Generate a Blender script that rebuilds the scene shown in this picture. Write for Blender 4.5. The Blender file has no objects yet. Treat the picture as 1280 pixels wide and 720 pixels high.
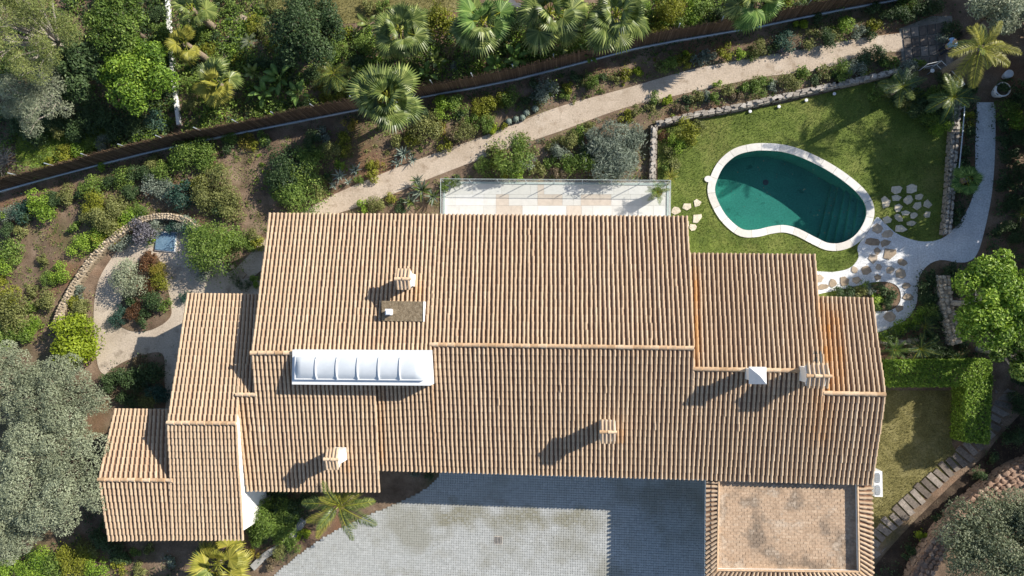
import bpy, bmesh, math, random
import numpy as np
from mathutils import Vector, Matrix, Quaternion, noise

random.seed(7); RNG = np.random.default_rng(7)
SC = bpy.context.scene
COL = SC.collection
rad = math.radians

# ------------------------------------------------------------------ camera, light, exposure
H, F = 37.0, 853.33                      # flying height (m), focal length in 1280-wide pixels
NADIR = Vector((79, -40, -F)).normalized()
R = NADIR.rotation_difference(Vector((0, 0, -1))).to_matrix()
cam = bpy.data.cameras.new('camera'); cam.sensor_width = 36; cam.lens = 24; cam.clip_end = 3000
camo = bpy.data.objects.new('camera', cam); COL.objects.link(camo)
camo.matrix_world = Matrix.Translation((0, 0, H)) @ R.to_4x4()
SC.camera = camo
SUN_AZ = Vector((0.894, 0.447)).normalized(); SUN_EL = rad(31)
world = bpy.data.worlds.new('World'); SC.world = world; world.use_nodes = True
nt = world.node_tree; bg = nt.nodes['Background']; sky = nt.nodes.new('ShaderNodeTexSky')
sky.sky_type = 'NISHITA'; sky.sun_disc = False; sky.sun_elevation = SUN_EL
sky.sun_rotation = math.atan2(SUN_AZ.x, SUN_AZ.y); sky.air_density = 1.0; sky.dust_density = 0.6
nt.links.new(sky.outputs[0], bg.inputs[0]); bg.inputs[1].default_value = 0.10
sl = bpy.data.lights.new('sun', 'SUN'); sl.energy = 5.0; sl.angle = rad(0.5); sl.color = (1.0, 0.93, 0.82)
so = bpy.data.objects.new('sun', sl); COL.objects.link(so)
sd = Vector((SUN_AZ.x * math.cos(SUN_EL), SUN_AZ.y * math.cos(SUN_EL), math.sin(SUN_EL)))
so.rotation_euler = sd.to_track_quat('Z', 'Y').to_euler(); so.location = sd * 60
SC.view_settings.view_transform = 'Standard'; SC.view_settings.look = 'None'
SC.view_settings.exposure = 0.62; SC.view_settings.gamma = 1.0

# ------------------------------------------------------------------ survey helpers
def ray(px, py): return R @ Vector((px - 640, 360 - py, -F))
def P(px, py, z=0.0):
    d = ray(px, py); t = (z - H) / d.z
    return Vector((d.x * t, d.y * t, z))
def ppm(px, py, z=0.0): return 1.0 / (P(px + 1, py, z) - P(px, py, z)).length
def pts2(l, z=0.0): return [P(a, b, z).to_2d() for a, b in l]
class Plane:
    def __init__(s, p, n): s.p, s.n = p, n.normalized()
    def hit(s, px, py):
        d = ray(px, py); o = Vector((0, 0, H))
        return o + d * ((s.p - o).dot(s.n) / d.dot(s.n))
    def z(s, x, y): return s.p.z - (s.n.x * (x - s.p.x) + s.n.y * (y - s.p.y)) / s.n.z
def slope_plane(a, b, up, tan=0.29):     # plane through a-b that falls (+up: rises) towards +Y
    r = (b - a).normalized(); h = Vector((-r.y, r.x, 0)).normalized()
    if h.y < 0: h = -h
    return Plane(a, r.cross(h + Vector((0, 0, tan if up else -tan))))
def catmull(pts, n, closed=False):
    pts = [Vector(p) for p in pts]; m = len(pts); out = []
    segs = m if closed else m - 1
    for i in range(segs):
        g = (lambda k: pts[k % m]) if closed else (lambda k: pts[min(max(k, 0), m - 1)])
        p0, p1, p2, p3 = g(i - 1), g(i), g(i + 1), g(i + 2)
        for k in range(n):
            t = k / n
            out.append(0.5 * ((2 * p1) + (p2 - p0) * t + (2 * p0 - 5 * p1 + 4 * p2 - p3) * t * t + (3 * p1 - p0 - 3 * p2 + p3) * t ** 3))
    if not closed: out.append(pts[-1])
    return out
def resample(pts, step, closed=False):
    pts = [Vector(p) for p in pts]
    if closed: pts = pts + [pts[0]]
    L = [0]
    for a, b in zip(pts, pts[1:]): L.append(L[-1] + (b - a).length)
    n = max(1, round(L[-1] / step)); out = []; j = 0
    for i in range(n + (0 if closed else 1)):
        s = L[-1] * i / n
        while j < len(pts) - 2 and L[j + 1] < s: j += 1
        t = (s - L[j]) / max(1e-9, L[j + 1] - L[j]); out.append(pts[j].lerp(pts[j + 1], min(1, t)))
    return out
def inside(poly, X, Y):
    X = np.asarray(X); c = np.zeros(X.shape, bool); n = len(poly)
    for i in range(n):
        x1, y1 = poly[i]; x2, y2 = poly[(i + 1) % n]
        if y1 == y2: continue
        c ^= ((y1 > Y) != (y2 > Y)) & (X < (x2 - x1) * (Y - y1) / (y2 - y1) + x1)
    return c

# ------------------------------------------------------------------ mesh helpers
class MB:
    def __init__(s): s.V = []; s.Fc = []; s.n = 0; s.T = []; s.S = []; s.mi = []
    def add(s, V, faces, tint=0.5, m=0, stain=0.0):
        V = np.asarray(V, float).reshape(-1, 3); k = len(V)
        s.V.append(V)
        s.T.append(np.broadcast_to(np.asarray(tint, float), (k,)))
        s.S.append(np.broadcast_to(np.asarray(stain, float), (k,)))
        if isinstance(faces, list) and len(faces) and not isinstance(faces[0], np.ndarray):
            by = {}
            for f in faces: by.setdefault(len(f), []).append(f)
            faces = [np.array(g) for g in by.values()]
        for f in (faces if isinstance(faces, list) else [np.asarray(faces)]):
            f = np.asarray(f, int) + s.n; s.Fc.append(f); s.mi.append((len(f), m))
        s.n += k; return s
    def poly(s, pts, tint=0.5, m=0): return s.add([tuple(p) for p in pts], [list(range(len(pts)))], tint, m)
    def box(s, c, sx, sy, sz, ang=0.0, tint=0.5, m=0, M=None):
        V = np.array([(x * sx / 2, y * sy / 2, z * sz) for z in (0, 1) for y in (-1, 1) for x in (-1, 1)])
        ca, sa = math.cos(ang), math.sin(ang)
        V = V @ np.array([[ca, sa, 0], [-sa, ca, 0], [0, 0, 1]])
        V = V + np.array(c)
        return s.add(V, [[0, 2, 3, 1], [4, 5, 7, 6], [0, 1, 5, 4], [2, 6, 7, 3], [0, 4, 6, 2], [1, 3, 7, 5]], tint, m)
    def prism(s, poly, z0, z1, tint=0.5, m=0):
        n = len(poly); a = sum(poly[i][0] * poly[(i + 1) % n][1] - poly[(i + 1) % n][0] * poly[i][1] for i in range(n))
        if a < 0: poly = poly[::-1]
        V = [(p[0], p[1], z0) for p in poly] + [(p[0], p[1], z1) for p in poly]
        s.add(V, [[i, (i + 1) % n, n + (i + 1) % n, n + i] for i in range(n)], tint, m)
        s.add(V, [list(range(n, 2 * n))], tint, m)
        return s.add(V, [list(range(n - 1, -1, -1))], tint, m)
    def tube(s, pts, rads, k=6, tint=0.5, m=0, cap=True):
        pts = [Vector(p) for p in pts]; V = []; n = len(pts)
        if not hasattr(rads, '__len__'): rads = [rads] * n
        ref = Vector((0.13, 0.31, 0.94))
        for i, p in enumerate(pts):
            d = (pts[min(i + 1, n - 1)] - pts[max(i - 1, 0)])
            d = d.normalized() if d.length > 1e-9 else Vector((0, 0, 1))
            a = d.cross(ref if abs(d.dot(ref)) < 0.95 else Vector((1, 0, 0))).normalized(); b = d.cross(a)
            for j in range(k):
                q = 2 * math.pi * j / k; V.append(p + (a * math.cos(q) + b * math.sin(q)) * rads[i])
        Fq = [[i * k + j, i * k + (j + 1) % k, (i + 1) * k + (j + 1) % k, (i + 1) * k + j] for i in range(n - 1) for j in range(k)]
        s.add([tuple(v) for v in V], Fq, tint, m)
        if cap: s.add([tuple(v) for v in V[-k:]], [list(range(k))], tint, m)
        return s
    def inst(s, mats, V, faces, tints, m=0, stains=None):   # many copies of a small template; mats (n,4,4)
        mats = np.asarray(mats); n = len(mats)
        if n == 0: return s
        k = len(V); Vh = np.concatenate([np.asarray(V, float), np.ones((k, 1))], 1)
        W = np.einsum('nij,kj->nki', mats, Vh)[:, :, :3].reshape(-1, 3)
        by = {}
        for f in faces: by.setdefault(len(f), []).append(f)
        fs = [(np.arange(n)[:, None, None] * k + np.asarray(g)[None]).reshape(-1, len(g[0])) for g in by.values()]
        t = np.repeat(np.asarray(tints, float), k)
        return s.add(W, fs, t, m, np.repeat(stains, k) if stains is not None else 0.0)
    def mesh(s, name, mats, smooth=False):
        me = bpy.data.meshes.new(name)
        V = np.concatenate(s.V); me.vertices.add(len(V)); me.vertices.foreach_set('co', V.ravel().astype(np.float32))
        idx = np.concatenate([f.ravel() for f in s.Fc]); tot = np.concatenate([np.full(len(f), f.shape[1]) for f in s.Fc])
        st = np.concatenate([[0], np.cumsum(tot)[:-1]])
        me.loops.add(len(idx)); me.loops.foreach_set('vertex_index', idx.astype(np.int32))
        me.polygons.add(len(tot)); me.polygons.foreach_set('loop_start', st.astype(np.int32))
        try: me.polygons.foreach_set('loop_total', tot.astype(np.int32))
        except Exception: pass
        me.polygons.foreach_set('material_index', np.concatenate([np.full(n, m) for n, m in s.mi]).astype(np.int32))
        me.polygons.foreach_set('use_smooth', np.full(len(tot), bool(smooth)))
        a = me.attributes.new('tint', 'FLOAT', 'POINT'); a.data.foreach_set('value', np.concatenate(s.T).astype(np.float32))
        S = np.concatenate(s.S)
        if S.any():
            a = me.attributes.new('stain', 'FLOAT', 'POINT'); a.data.foreach_set('value', S.astype(np.float32))
        me.update(calc_edges=True); me.validate()
        for m in (mats if isinstance(mats, (list, tuple)) else [mats]): me.materials.append(m)
        return me
    def build(s, name, mats, parent=None, smooth=False): return link(name, s.mesh(name, mats, smooth), parent)
def link(name, data, parent=None):
    o = bpy.data.objects.new(name, data); COL.objects.link(o)
    if parent is not None:
        o.parent = parent; o.matrix_parent_inverse = world_of(parent).inverted()
    return o
def world_of(o):
    m = o.matrix_basis
    if o.parent is not None: m = world_of(o.parent) @ o.matrix_parent_inverse @ m
    return m
def tag(o, label, cat, group=None):
    o['label'] = label; o['category'] = cat
    if group: o['group'] = group
    return o
def thing(name, label, cat, loc=(0, 0, 0), group=None):
    o = bpy.data.objects.new(name, None); COL.objects.link(o); o.location = loc; o.empty_display_size = 0.3
    return tag(o, label, cat, group)
def kind(o, k): o['kind'] = k; return o

# ------------------------------------------------------------------ materials
def N(t, kind, **kw):
    n = t.nodes.new(kind)
    for k, v in kw.items(): setattr(n, k, v)
    return n
def rgba(c): return (c[0], c[1], c[2], 1.0)
def ramp_node(t, stops, fac):
    r = N(t, 'ShaderNodeValToRGB'); e = r.color_ramp.elements
    while len(e) < len(stops): e.new(0.5)
    for i, (p, c) in enumerate(stops): e[i].position = p; e[i].color = rgba(c)
    t.links.new(fac, r.inputs[0]); return r.outputs[0]
def noise_node(t, scale, detail=5, rough=0.6, coord='Object', stretch=None):
    tc = N(t, 'ShaderNodeNewGeometry'); coord = 'Position'; n = N(t, 'ShaderNodeTexNoise')
    n.inputs['Scale'].default_value = scale; n.inputs['Detail'].default_value = detail; n.inputs['Roughness'].default_value = rough
    if stretch:
        mp = N(t, 'ShaderNodeMapping'); mp.inputs['Scale'].default_value = stretch
        t.links.new(tc.outputs[coord], mp.inputs[0]); t.links.new(mp.outputs[0], n.inputs['Vector'])
    else: t.links.new(tc.outputs[coord], n.inputs['Vector'])
    return n.outputs['Fac']
def mixc(t, fac, a, b, mode='MIX'):
    m = N(t, 'ShaderNodeMix', data_type='RGBA', blend_type=mode)
    if isinstance(fac, (int, float)): m.inputs[0].default_value = fac
    else: t.links.new(fac, m.inputs[0])
    for s, v in ((m.inputs[6], a), (m.inputs[7], b)):
        if isinstance(v, tuple): s.default_value = rgba(v)
        else: t.links.new(v, s)
    return m.outputs[2]
def maprange(t, v, lo, hi, a=0.0, b=1.0):
    m = N(t, 'ShaderNodeMapRange'); t.links.new(v, m.inputs[0])
    for i, x in enumerate((lo, hi, a, b)): m.inputs[1 + i].default_value = x
    return m.outputs[0]
def new_mat(name):
    m = bpy.data.materials.new(name); m.use_nodes = True; t = m.node_tree
    return m, t, t.nodes['Principled BSDF']
def surf(name, stops, fac='noise', scale=3, detail=7, rough=0.85, spec=0.2, grain=None, patch=None, bump=0.0, bscale=30, metal=0, stain=None, patch2=None, stretch=None):
    m, t, b = new_mat(name)
    if fac == 'noise': f = maprange(t, noise_node(t, scale, detail, stretch=stretch), 0.3, 0.7)
    elif fac == 'tint': a = N(t, 'ShaderNodeAttribute', attribute_name='tint'); f = a.outputs['Fac']
    elif fac == 'random': f = N(t, 'ShaderNodeObjectInfo').outputs['Random']
    c = ramp_node(t, stops, f)
    for pt in (patch, patch2):
        if pt:                                # (colour, scale, lo, hi, strength)
            c = mixc(t, maprange(t, noise_node(t, pt[1], 6), pt[2], pt[3], 0, pt[4]), c, pt[0])
    if stain:
        a = N(t, 'ShaderNodeAttribute', attribute_name='stain'); c = mixc(t, a.outputs['Fac'], c, stain)
    if grain:                                 # (scale, amount)
        c = mixc(t, 1.0, c, ramp_node(t, [(0.3, (1 - grain[1],) * 3), (0.7, (1 + grain[1],) * 3)], noise_node(t, grain[0], 3)), 'MULTIPLY')
    t.links.new(c, b.inputs['Base Color'])
    b.inputs['Roughness'].default_value = rough; b.inputs['Specular IOR Level'].default_value = spec; b.inputs['Metallic'].default_value = metal
    if bump:
        bn = N(t, 'ShaderNodeBump'); bn.inputs['Strength'].default_value = bump; bn.inputs['Distance'].default_value = 0.03
        t.links.new(noise_node(t, bscale, 4), bn.inputs['Height']); t.links.new(bn.outputs[0], b.inputs['Normal'])
    return m
def leafmat(name, dark, mid, light, trans=0.33, rough=0.5, spec=0.35):
    m, t, b = new_mat(name)
    a = N(t, 'ShaderNodeAttribute', attribute_name='tint')
    oi = N(t, 'ShaderNodeObjectInfo')
    ad = N(t, 'ShaderNodeMath', operation='ADD'); t.links.new(a.outputs['Fac'], ad.inputs[0])
    t.links.new(maprange(t, oi.outputs['Random'], 0, 1, -0.08, 0.08), ad.inputs[1])
    c = ramp_node(t, [(0.0, dark), (0.5, mid), (1.0, light)], ad.outputs[0])
    t.links.new(c, b.inputs['Base Color']); b.inputs['Roughness'].default_value = rough; b.inputs['Specular IOR Level'].default_value = spec
    tr = N(t, 'ShaderNodeBsdfTranslucent'); t.links.new(c, tr.inputs[0])
    mx = N(t, 'ShaderNodeMixShader'); mx.inputs[0].default_value = trans
    t.links.new(b.outputs[0], mx.inputs[1]); t.links.new(tr.outputs[0], mx.inputs[2])
    t.links.new(mx.outputs[0], t.nodes['Material Output'].inputs[0])
    return m

LEAF = {
 'mid': leafmat('leaf_mid', (0.037, 0.081, 0.015), (0.140, 0.220, 0.039), (0.317, 0.415, 0.091)),
 'yellow': leafmat('leaf_yellow', (0.081, 0.099, 0.012), (0.225, 0.242, 0.025), (0.378, 0.396, 0.050)),
 'lime': leafmat('leaf_lime', (.08, .12, .01), (.25, .33, .02), (.40, .48, .05)),
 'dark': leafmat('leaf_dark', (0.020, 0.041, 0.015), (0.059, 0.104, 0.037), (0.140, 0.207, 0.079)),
 'silver': leafmat('leaf_silver', (0.085, 0.110, 0.079), (0.207, 0.250, 0.189), (0.366, 0.415, 0.329)),
 'olive': leafmat('leaf_olive', (0.079, 0.091, 0.027), (0.201, 0.220, 0.067), (0.354, 0.366, 0.134)),
 'greytree': leafmat('leaf_grey', (0.112, 0.134, 0.079), (0.285, 0.321, 0.205), (0.469, 0.514, 0.357), trans=.3),
 'red': leafmat('leaf_red', (.04, .03, .015), (.13, .065, .03), (.26, .13, .06)),
 'bright': leafmat('leaf_bright', (0.061, 0.128, 0.016), (0.195, 0.317, 0.034), (0.415, 0.549, 0.073)),
 'orange': leafmat('leaf_orange', (0.081, 0.095, 0.015), (0.243, 0.210, 0.030), (0.432, 0.347, 0.060)),
 'dry': leafmat('leaf_dry', (.08, .06, .035), (.20, .155, .09), (.34, .27, .17)),
 'evergrey': leafmat('leaf_evergrey', (.06, .08, .04), (.19, .22, .125), (.38, .41, .26)),
 'pine': leafmat('leaf_pine', (.075, .10, .03), (.22, .26, .075), (.38, .42, .15)),
 'teal': leafmat('leaf_teal', (0.015, 0.049, 0.037), (0.043, 0.104, 0.073), (0.110, 0.183, 0.134)),
 'lavender': leafmat('leaf_lavender', (.08, .08, .08), (.17, .165, .19), (.28, .26, .30)),
 'palm': leafmat('leaf_palm', (.03, .058, .014), (.125, .175, .04), (.37, .42, .13), trans=0.3, rough=.4, spec=.5),
 'palmyel': leafmat('leaf_palm_yellow', (.08, .09, .018), (.26, .26, .04), (.46, .42, .08), trans=0.3),
 'sago': leafmat('leaf_sago', (.018, .045, .016), (.055, .11, .04), (.13, .20, .065)),
 'agave': leafmat('leaf_agave', (.09, .12, .10), (.19, .24, .20), (.33, .38, .33), trans=0.05),
 'banana': leafmat('leaf_banana', (0.037, 0.085, 0.020), (0.122, 0.226, 0.049), (0.305, 0.427, 0.122)),
 'grass': leafmat('leaf_grass', (0.063, 0.101, 0.017), (0.151, 0.212, 0.042), (0.252, 0.318, 0.085)),
 'drygrass': leafmat('leaf_drygrass', (.07, .07, .02), (.165, .155, .05), (.27, .24, .095)),
}
M_SOIL = surf('soil', [(0, (.095, .066, .045)), (.5, (.175, .123, .085)), (1, (.265, .195, .14))], scale=0.9, grain=(22, .35), patch=((.085, .085, .03), .35, .5, .68, .65), patch2=((.20, .105, .06), .21, .52, .66, .7), bump=.8, bscale=9)
M_SHADE_SOIL = surf('shade_dark_soil', [(0, (.030, .021, .015)), (.5, (.058, .041, .029)), (1, (.10, .073, .052))], scale=1.6, grain=(20, .4), bump=.8, bscale=14)  # soil darkened in colour to paint in shade beside the slab path
M_GRAVEL = surf('beige_gravel', [(0, (.40, .325, .25)), (1, (.54, .45, .36))], scale=.6, grain=(13, .2), patch=((.30, .23, .165), 1.6, .54, .68, .75), patch2=((.62, .54, .45), .9, .58, .7, .6), bump=.5, bscale=30)
M_GREYGRAVEL = surf('pale_gravel', [(0, (.42, .35, .275)), (1, (.55, .47, .38))], scale=.6, grain=(13, .18), patch=((.24, .195, .15), 1.3, .54, .68, .75), bump=.5, bscale=30)
M_WGRAVEL = surf('white_gravel', [(0, (.58, .59, .60)), (1, (.74, .75, .76))], scale=1.5, grain=(13, .22), bump=.8, bscale=26)
M_LAWN = surf('lawn_soil', [(0, (.07, .10, .02)), (.5, (.125, .165, .032)), (1, (.19, .215, .055))], scale=.8, grain=(14, .35), patch=((.20, .19, .06), .45, .50, .68, .6), bump=.6, bscale=18)
M_DRYLAWN = surf('dry_lawn_soil', [(0, (.11, .10, .035)), (.5, (.18, .16, .06)), (1, (.25, .22, .10))], scale=1.0, grain=(16, .35), bump=.6, bscale=18)
M_PLASTER = surf('white_plaster', [(0, (.74, .73, .70)), (1, (.82, .81, .79))], scale=1.5, rough=.9, grain=(9, .04))
M_TILE = surf('clay_tile', [(0, (.29, .195, .125)), (.35, (.40, .285, .19)), (.7, (.468, .35, .24)), (1, (.545, .43, .31))], fac='tint', grain=(11, .14), patch=((.42, .33, .25), .9, .55, .75, .4), patch2=((.48, .30, .17), .45, .58, .75, .3), stain=(.50, .25, .09), rough=.88, spec=.15)
M_RIDGE = surf('ridge_clay', [(0, (.44, .29, .17)), (.5, (.56, .39, .25)), (1, (.66, .50, .34))], fac='random', grain=(9, .22), rough=.88, spec=.15)
M_PAN = surf('pan_clay', [(0, (.15, .085, .055)), (.5, (.215, .125, .082)), (1, (.29, .18, .12))], fac='tint', grain=(11, .2), stain=(.42, .19, .06), patch=((.20, .155, .125), .9, .55, .75, .4), rough=.92, spec=.1)  # pans toned darker than covers to deepen the shade between them
M_BRICK = surf('roof_brick', [(0, (.34, .24, .16)), (.5, (.435, .315, .218)), (1, (.51, .39, .28))], fac='tint', grain=(10, .22), patch=((.19, .15, .115), .75, .50, .62, .85), patch2=((.54, .44, .34), 1.5, .56, .66, .7), rough=.95, spec=.1)
M_COBBLE = surf('cobble', [(0, (.33, .34, .33)), (.5, (.39, .40, .39)), (1, (.44, .45, .44))], fac='tint', grain=(9, .08), patch=((.25, .245, .20), .28, .5, .62, .7), patch2=((.31, .305, .27), .9, .55, .68, .5), rough=.8, spec=.3, stain=(.235, .225, .17))
M_JOINT = surf('cobble_joint', [(0, (.17, .165, .145)), (1, (.25, .24, .215))], scale=4, grain=(30, .2))
M_STONE = surf('garden_stone', [(0, (.30, .24, .17)), (.5, (.43, .36, .27)), (1, (.55, .48, .38))], fac='random', grain=(12, .28), bump=.5, bscale=14)
M_DRYSTONE = surf('dry_stone', [(0, (.24, .19, .13)), (.5, (.35, .285, .205)), (1, (.46, .385, .285))], fac='random', grain=(12, .3), bump=.5, bscale=14)
M_GREYSTONE = surf('grey_stone', [(0, (.25, .22, .185)), (.5, (.36, .325, .28)), (1, (.47, .43, .38))], fac='random', grain=(12, .28), bump=.5, bscale=14)
M_REDSTONE = surf('red_stone', [(0, (.19, .12, .085)), (.5, (.30, .20, .145)), (1, (.41, .30, .225))], fac='random', grain=(10, .3), bump=.6, bscale=10)
M_FLAG = surf('flagstone', [(0, (.27, .21, .15)), (.5, (.36, .29, .215)), (1, (.45, .37, .285))], fac='random', grain=(7, .2), bump=.35, bscale=12)
M_LAWNFLAG = surf('lawn_flagstone', [(0, (.52, .45, .34)), (1, (.64, .57, .46))], fac='random', grain=(7, .18), bump=.35, bscale=12)
M_SLEEPER = surf('weathered_slab', [(0, (.12, .10, .085)), (.5, (.20, .17, .145)), (1, (.30, .26, .225))], fac='random', grain=(9, .3), bump=.5, bscale=12)
M_COPING = surf('pool_coping', [(0, (.58, .55, .50)), (.5, (.66, .64, .60)), (1, (.73, .71, .68))], fac='random', grain=(7, .08), rough=.7)
M_POOL = surf('pool_plaster', [(0, (.030, .175, .135)), (1, (.045, .215, .17))], scale=.7, grain=(12, .18), patch=((.012, .09, .07), 1.6, .62, .70, .75), patch2=((.05, .29, .21), .5, .5, .7, .6), rough=.8)
M_TRAV = surf('terrace_stone', [(0, (.54, .53, .50)), (.7, (.61, .60, .575)), (1, (.63, .62, .60))], fac='tint', grain=(5, .05), rough=.6)
M_TRAVB = surf('terrace_beige_stone', [(0, (.50, .435, .37)), (1, (.55, .485, .42))], fac='tint', grain=(4, .1), rough=.6)
M_CONC = surf('concrete', [(0, (.30, .295, .28)), (1, (.42, .41, .39))], scale=2, grain=(12, .15))
M_MOSS = surf('mossy_slab', [(0, (.11, .085, .055)), (.5, (.20, .155, .10)), (1, (.30, .245, .17))], scale=6, detail=9, grain=(25, .4), bump=.8, bscale=20)
M_WMETAL = surf('white_metal', [(0, (.66, .68, .70)), (1, (.74, .75, .76))], scale=3, rough=.4, spec=.5)
M_DOME = surf('skylight_acrylic', [(0, (.50, .54, .58)), (1, (.58, .61, .64))], scale=.8, rough=.38, spec=.5, grain=(3, .04))
M_STEEL = surf('galvanised_steel', [(0, (.36, .42, .48)), (1, (.48, .54, .60))], scale=3, rough=.4, metal=.3, spec=.5)
M_RAILG = surf('rail_green_grey', [(0, (.36, .42, .41)), (1, (.44, .50, .48))], scale=3, rough=.35, spec=.5)
M_BRUSH = surf('brushwood', [(0, (.085, .055, .036)), (.5, (.15, .098, .063)), (1, (.24, .16, .105))], fac='tint', grain=(18, .3))
M_BARK = surf('bark', [(0, (.08, .062, .046)), (1, (.17, .135, .10))], scale=6, grain=(20, .3), bump=.6, bscale=12)
M_PALEBARK = surf('pale_bark', [(0, (.30, .27, .23)), (1, (.46, .42, .37))], scale=5, grain=(20, .25))
M_PALMBARK = surf('palm_bark', [(0, (.17, .13, .095)), (1, (.32, .26, .19))], scale=6, grain=(14, .3), bump=.7, bscale=10, stretch=(1, 1, 6))
M_DARKMETAL = surf('dark_metal', [(0, (.05, .055, .06)), (1, (.09, .095, .10))], scale=5, rough=.4)
M_ASPHALT = surf('asphalt', [(0, (.11, .11, .12)), (1, (.17, .17, .18))], scale=2, grain=(30, .25))
M_WPOT = surf('white_pot', [(0, (.62, .63, .66)), (1, (.74, .75, .77))], scale=2, rough=.5)
M_GPOT = surf('grey_pot', [(0, (.22, .23, .24)), (1, (.30, .31, .32))], scale=2, rough=.6)
M_BLUESLAB = surf('blue_cover', [(0, (.10, .18, .26)), (1, (.17, .26, .34))], scale=5, detail=8, grain=(16, .2), rough=.45)
M_SKIN = surf('skin', [(0, (.50, .31, .22)), (1, (.55, .35, .25))], scale=6)
M_SHIRT = surf('shirt_cloth', [(0, (.25, .45, .74)), (1, (.38, .58, .82))], scale=6)
M_HAIR = surf('hair', [(0, (.012, .009, .008)), (1, (.03, .022, .018))], scale=9)
M_TROUSER = surf('trouser_cloth', [(0, (.03, .035, .05)), (1, (.05, .055, .07))], scale=6)
def glassy(name, col, fres=1.35, gloss=.02):
    m, t, b = new_mat(name); t.nodes.remove(b)
    tr = N(t, 'ShaderNodeBsdfTransparent'); tr.inputs[0].default_value = rgba(col)
    gl = N(t, 'ShaderNodeBsdfGlossy'); gl.inputs['Roughness'].default_value = gloss
    lw = N(t, 'ShaderNodeLayerWeight'); lw.inputs[0].default_value = .5
    pw = N(t, 'ShaderNodeMath', operation='POWER'); t.links.new(lw.outputs['Facing'], pw.inputs[0]); pw.inputs[1].default_value = 5
    mx = N(t, 'ShaderNodeMixShader'); t.links.new(maprange(t, pw.outputs[0], 0, 1, .02, .6), mx.inputs[0])
    t.links.new(tr.outputs[0], mx.inputs[1]); t.links.new(gl.outputs[0], mx.inputs[2])
    t.links.new(mx.outputs[0], t.nodes['Material Output'].inputs[0])
    if name == 'pool_water':
        bn = N(t, 'ShaderNodeBump'); bn.inputs['Strength'].default_value = .12; bn.inputs['Distance'].default_value = .02
        t.links.new(noise_node(t, 2.5, 3), bn.inputs['Height']); t.links.new(bn.outputs[0], gl.inputs['Normal'])
    return m
M_WATER = glassy('pool_water', (.74, .90, .91), 1.33)
M_GLASS = glassy('balustrade_glass', (.975, .99, .985), 1.3)

# ------------------------------------------------------------------ ground plan (survey polygons, metres)
def smooth(l, n=5): return [v.to_2d() for v in catmull([P(a, b) for a, b in l], n, True)]
path_top = [(1130, 41), (1080, 47), (1020, 58), (960, 69), (920, 76), (860, 88), (780, 111), (700, 133), (640, 156), (600, 172), (540, 193), (490, 212), (440, 233), (400, 252), (360, 278), (330, 300), (300, 330), (280, 345)]
path_bot = [(285, 372), (330, 335), (370, 300), (410, 272), (450, 258), (490, 243), (540, 222), (600, 199), (640, 184), (700, 164), (780, 135), (860, 116), (920, 103), (960, 95), (1020, 88), (1080, 69), (1130, 64)]
PATH = [v.to_2d() for v in catmull([v.to_3d() for v in pts2(path_top)], 4)] + [v.to_2d() for v in catmull([v.to_3d() for v in pts2(path_bot)], 4)]
TERR = smooth([(122, 455), (117, 400), (122, 355), (138, 325), (158, 302), (185, 288), (215, 281), (245, 285), (280, 330), (292, 348), (322, 350), (345, 380), (345, 420), (330, 520), (200, 520), (175, 508), (150, 488), (132, 470)])
BED = smooth([(150, 388), (160, 345), (178, 322), (196, 320), (206, 345), (214, 380), (212, 398), (190, 412), (165, 414), (148, 404)])
BED2 = smooth([(132, 470), (150, 455), (175, 445), (203, 442), (206, 475), (203, 515), (150, 515), (135, 495)])
LAWN = pts2([(838, 300), (838, 225), (822, 225), (822, 162), (860, 152), (920, 141), (980, 129), (1050, 112), (1110, 98), (1130, 100), (1186, 130), (1180, 292), (1160, 330), (1030, 380), (840, 380)])
WGRAV = [v.to_2d() for v in catmull([v.to_3d() for v in pts2([(1221, 128), (1219, 180), (1218, 235), (1207, 266), (1190, 288), (1175, 299), (1155, 302), (1135, 298), (1118, 290), (1103, 276), (1095, 272), (1085, 290), (1072, 308), (1073, 322), (1062, 335), (1040, 340), (1010, 341), (1005, 370), (1030, 366), (1060, 360), (1090, 353), (1112, 353), (1124, 361), (1125, 377), (1113, 388), (1085, 392), (1080, 418), (1098, 415), (1120, 407), (1136, 396), (1146, 378), (1148, 350), (1158, 333), (1175, 325), (1196, 328), (1210, 327), (1221, 318), (1230, 290), (1240, 240), (1244, 180), (1244, 128)])], 3)]
SIDELAWN = pts2([(1070, 488), (1190, 488), (1190, 556), (1205, 575), (1160, 618), (1120, 650), (1088, 680), (1070, 690)])
COURT = [v.to_2d() for v in catmull([v.to_3d() for v in pts2([(322, 745), (345, 718), (372, 695), (405, 672), (440, 653), (480, 636), (520, 618), (545, 600), (556, 575)])], 5)] + pts2([(900, 575), (900, 800), (310, 800)])
PAVE = pts2([(1124, 36), (1165, 20), (1190, 20), (1192, 85), (1160, 86), (1128, 82)])
TERRACE = pts2([(553, 227), (838, 229), (838, 290), (553, 290)])
UPLAWN = pts2([(330, -30), (600, -30), (600, 10), (520, 22), (430, 30), (380, 12), (330, 22)])
GPATH = pts2([(275, 78), (280, 50), (292, 25), (310, 12), (318, 18), (300, 32), (288, 55), (284, 80)])
SHADE_SOIL = pts2([(1092, 712), (1150, 645), (1230, 570), (1300, 500), (1320, 560), (1225, 614), (1172, 668), (1120, 740)])
NEIGHLAWN = pts2([(20, 150), (140, 150), (145, 190), (60, 212), (20, 205)])
WALLBASE = [TERR, PATH, LAWN, WGRAV, SIDELAWN, COURT, PAVE, TERRACE, UPLAWN, NEIGHLAWN, GPATH, SHADE_SOIL]
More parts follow.
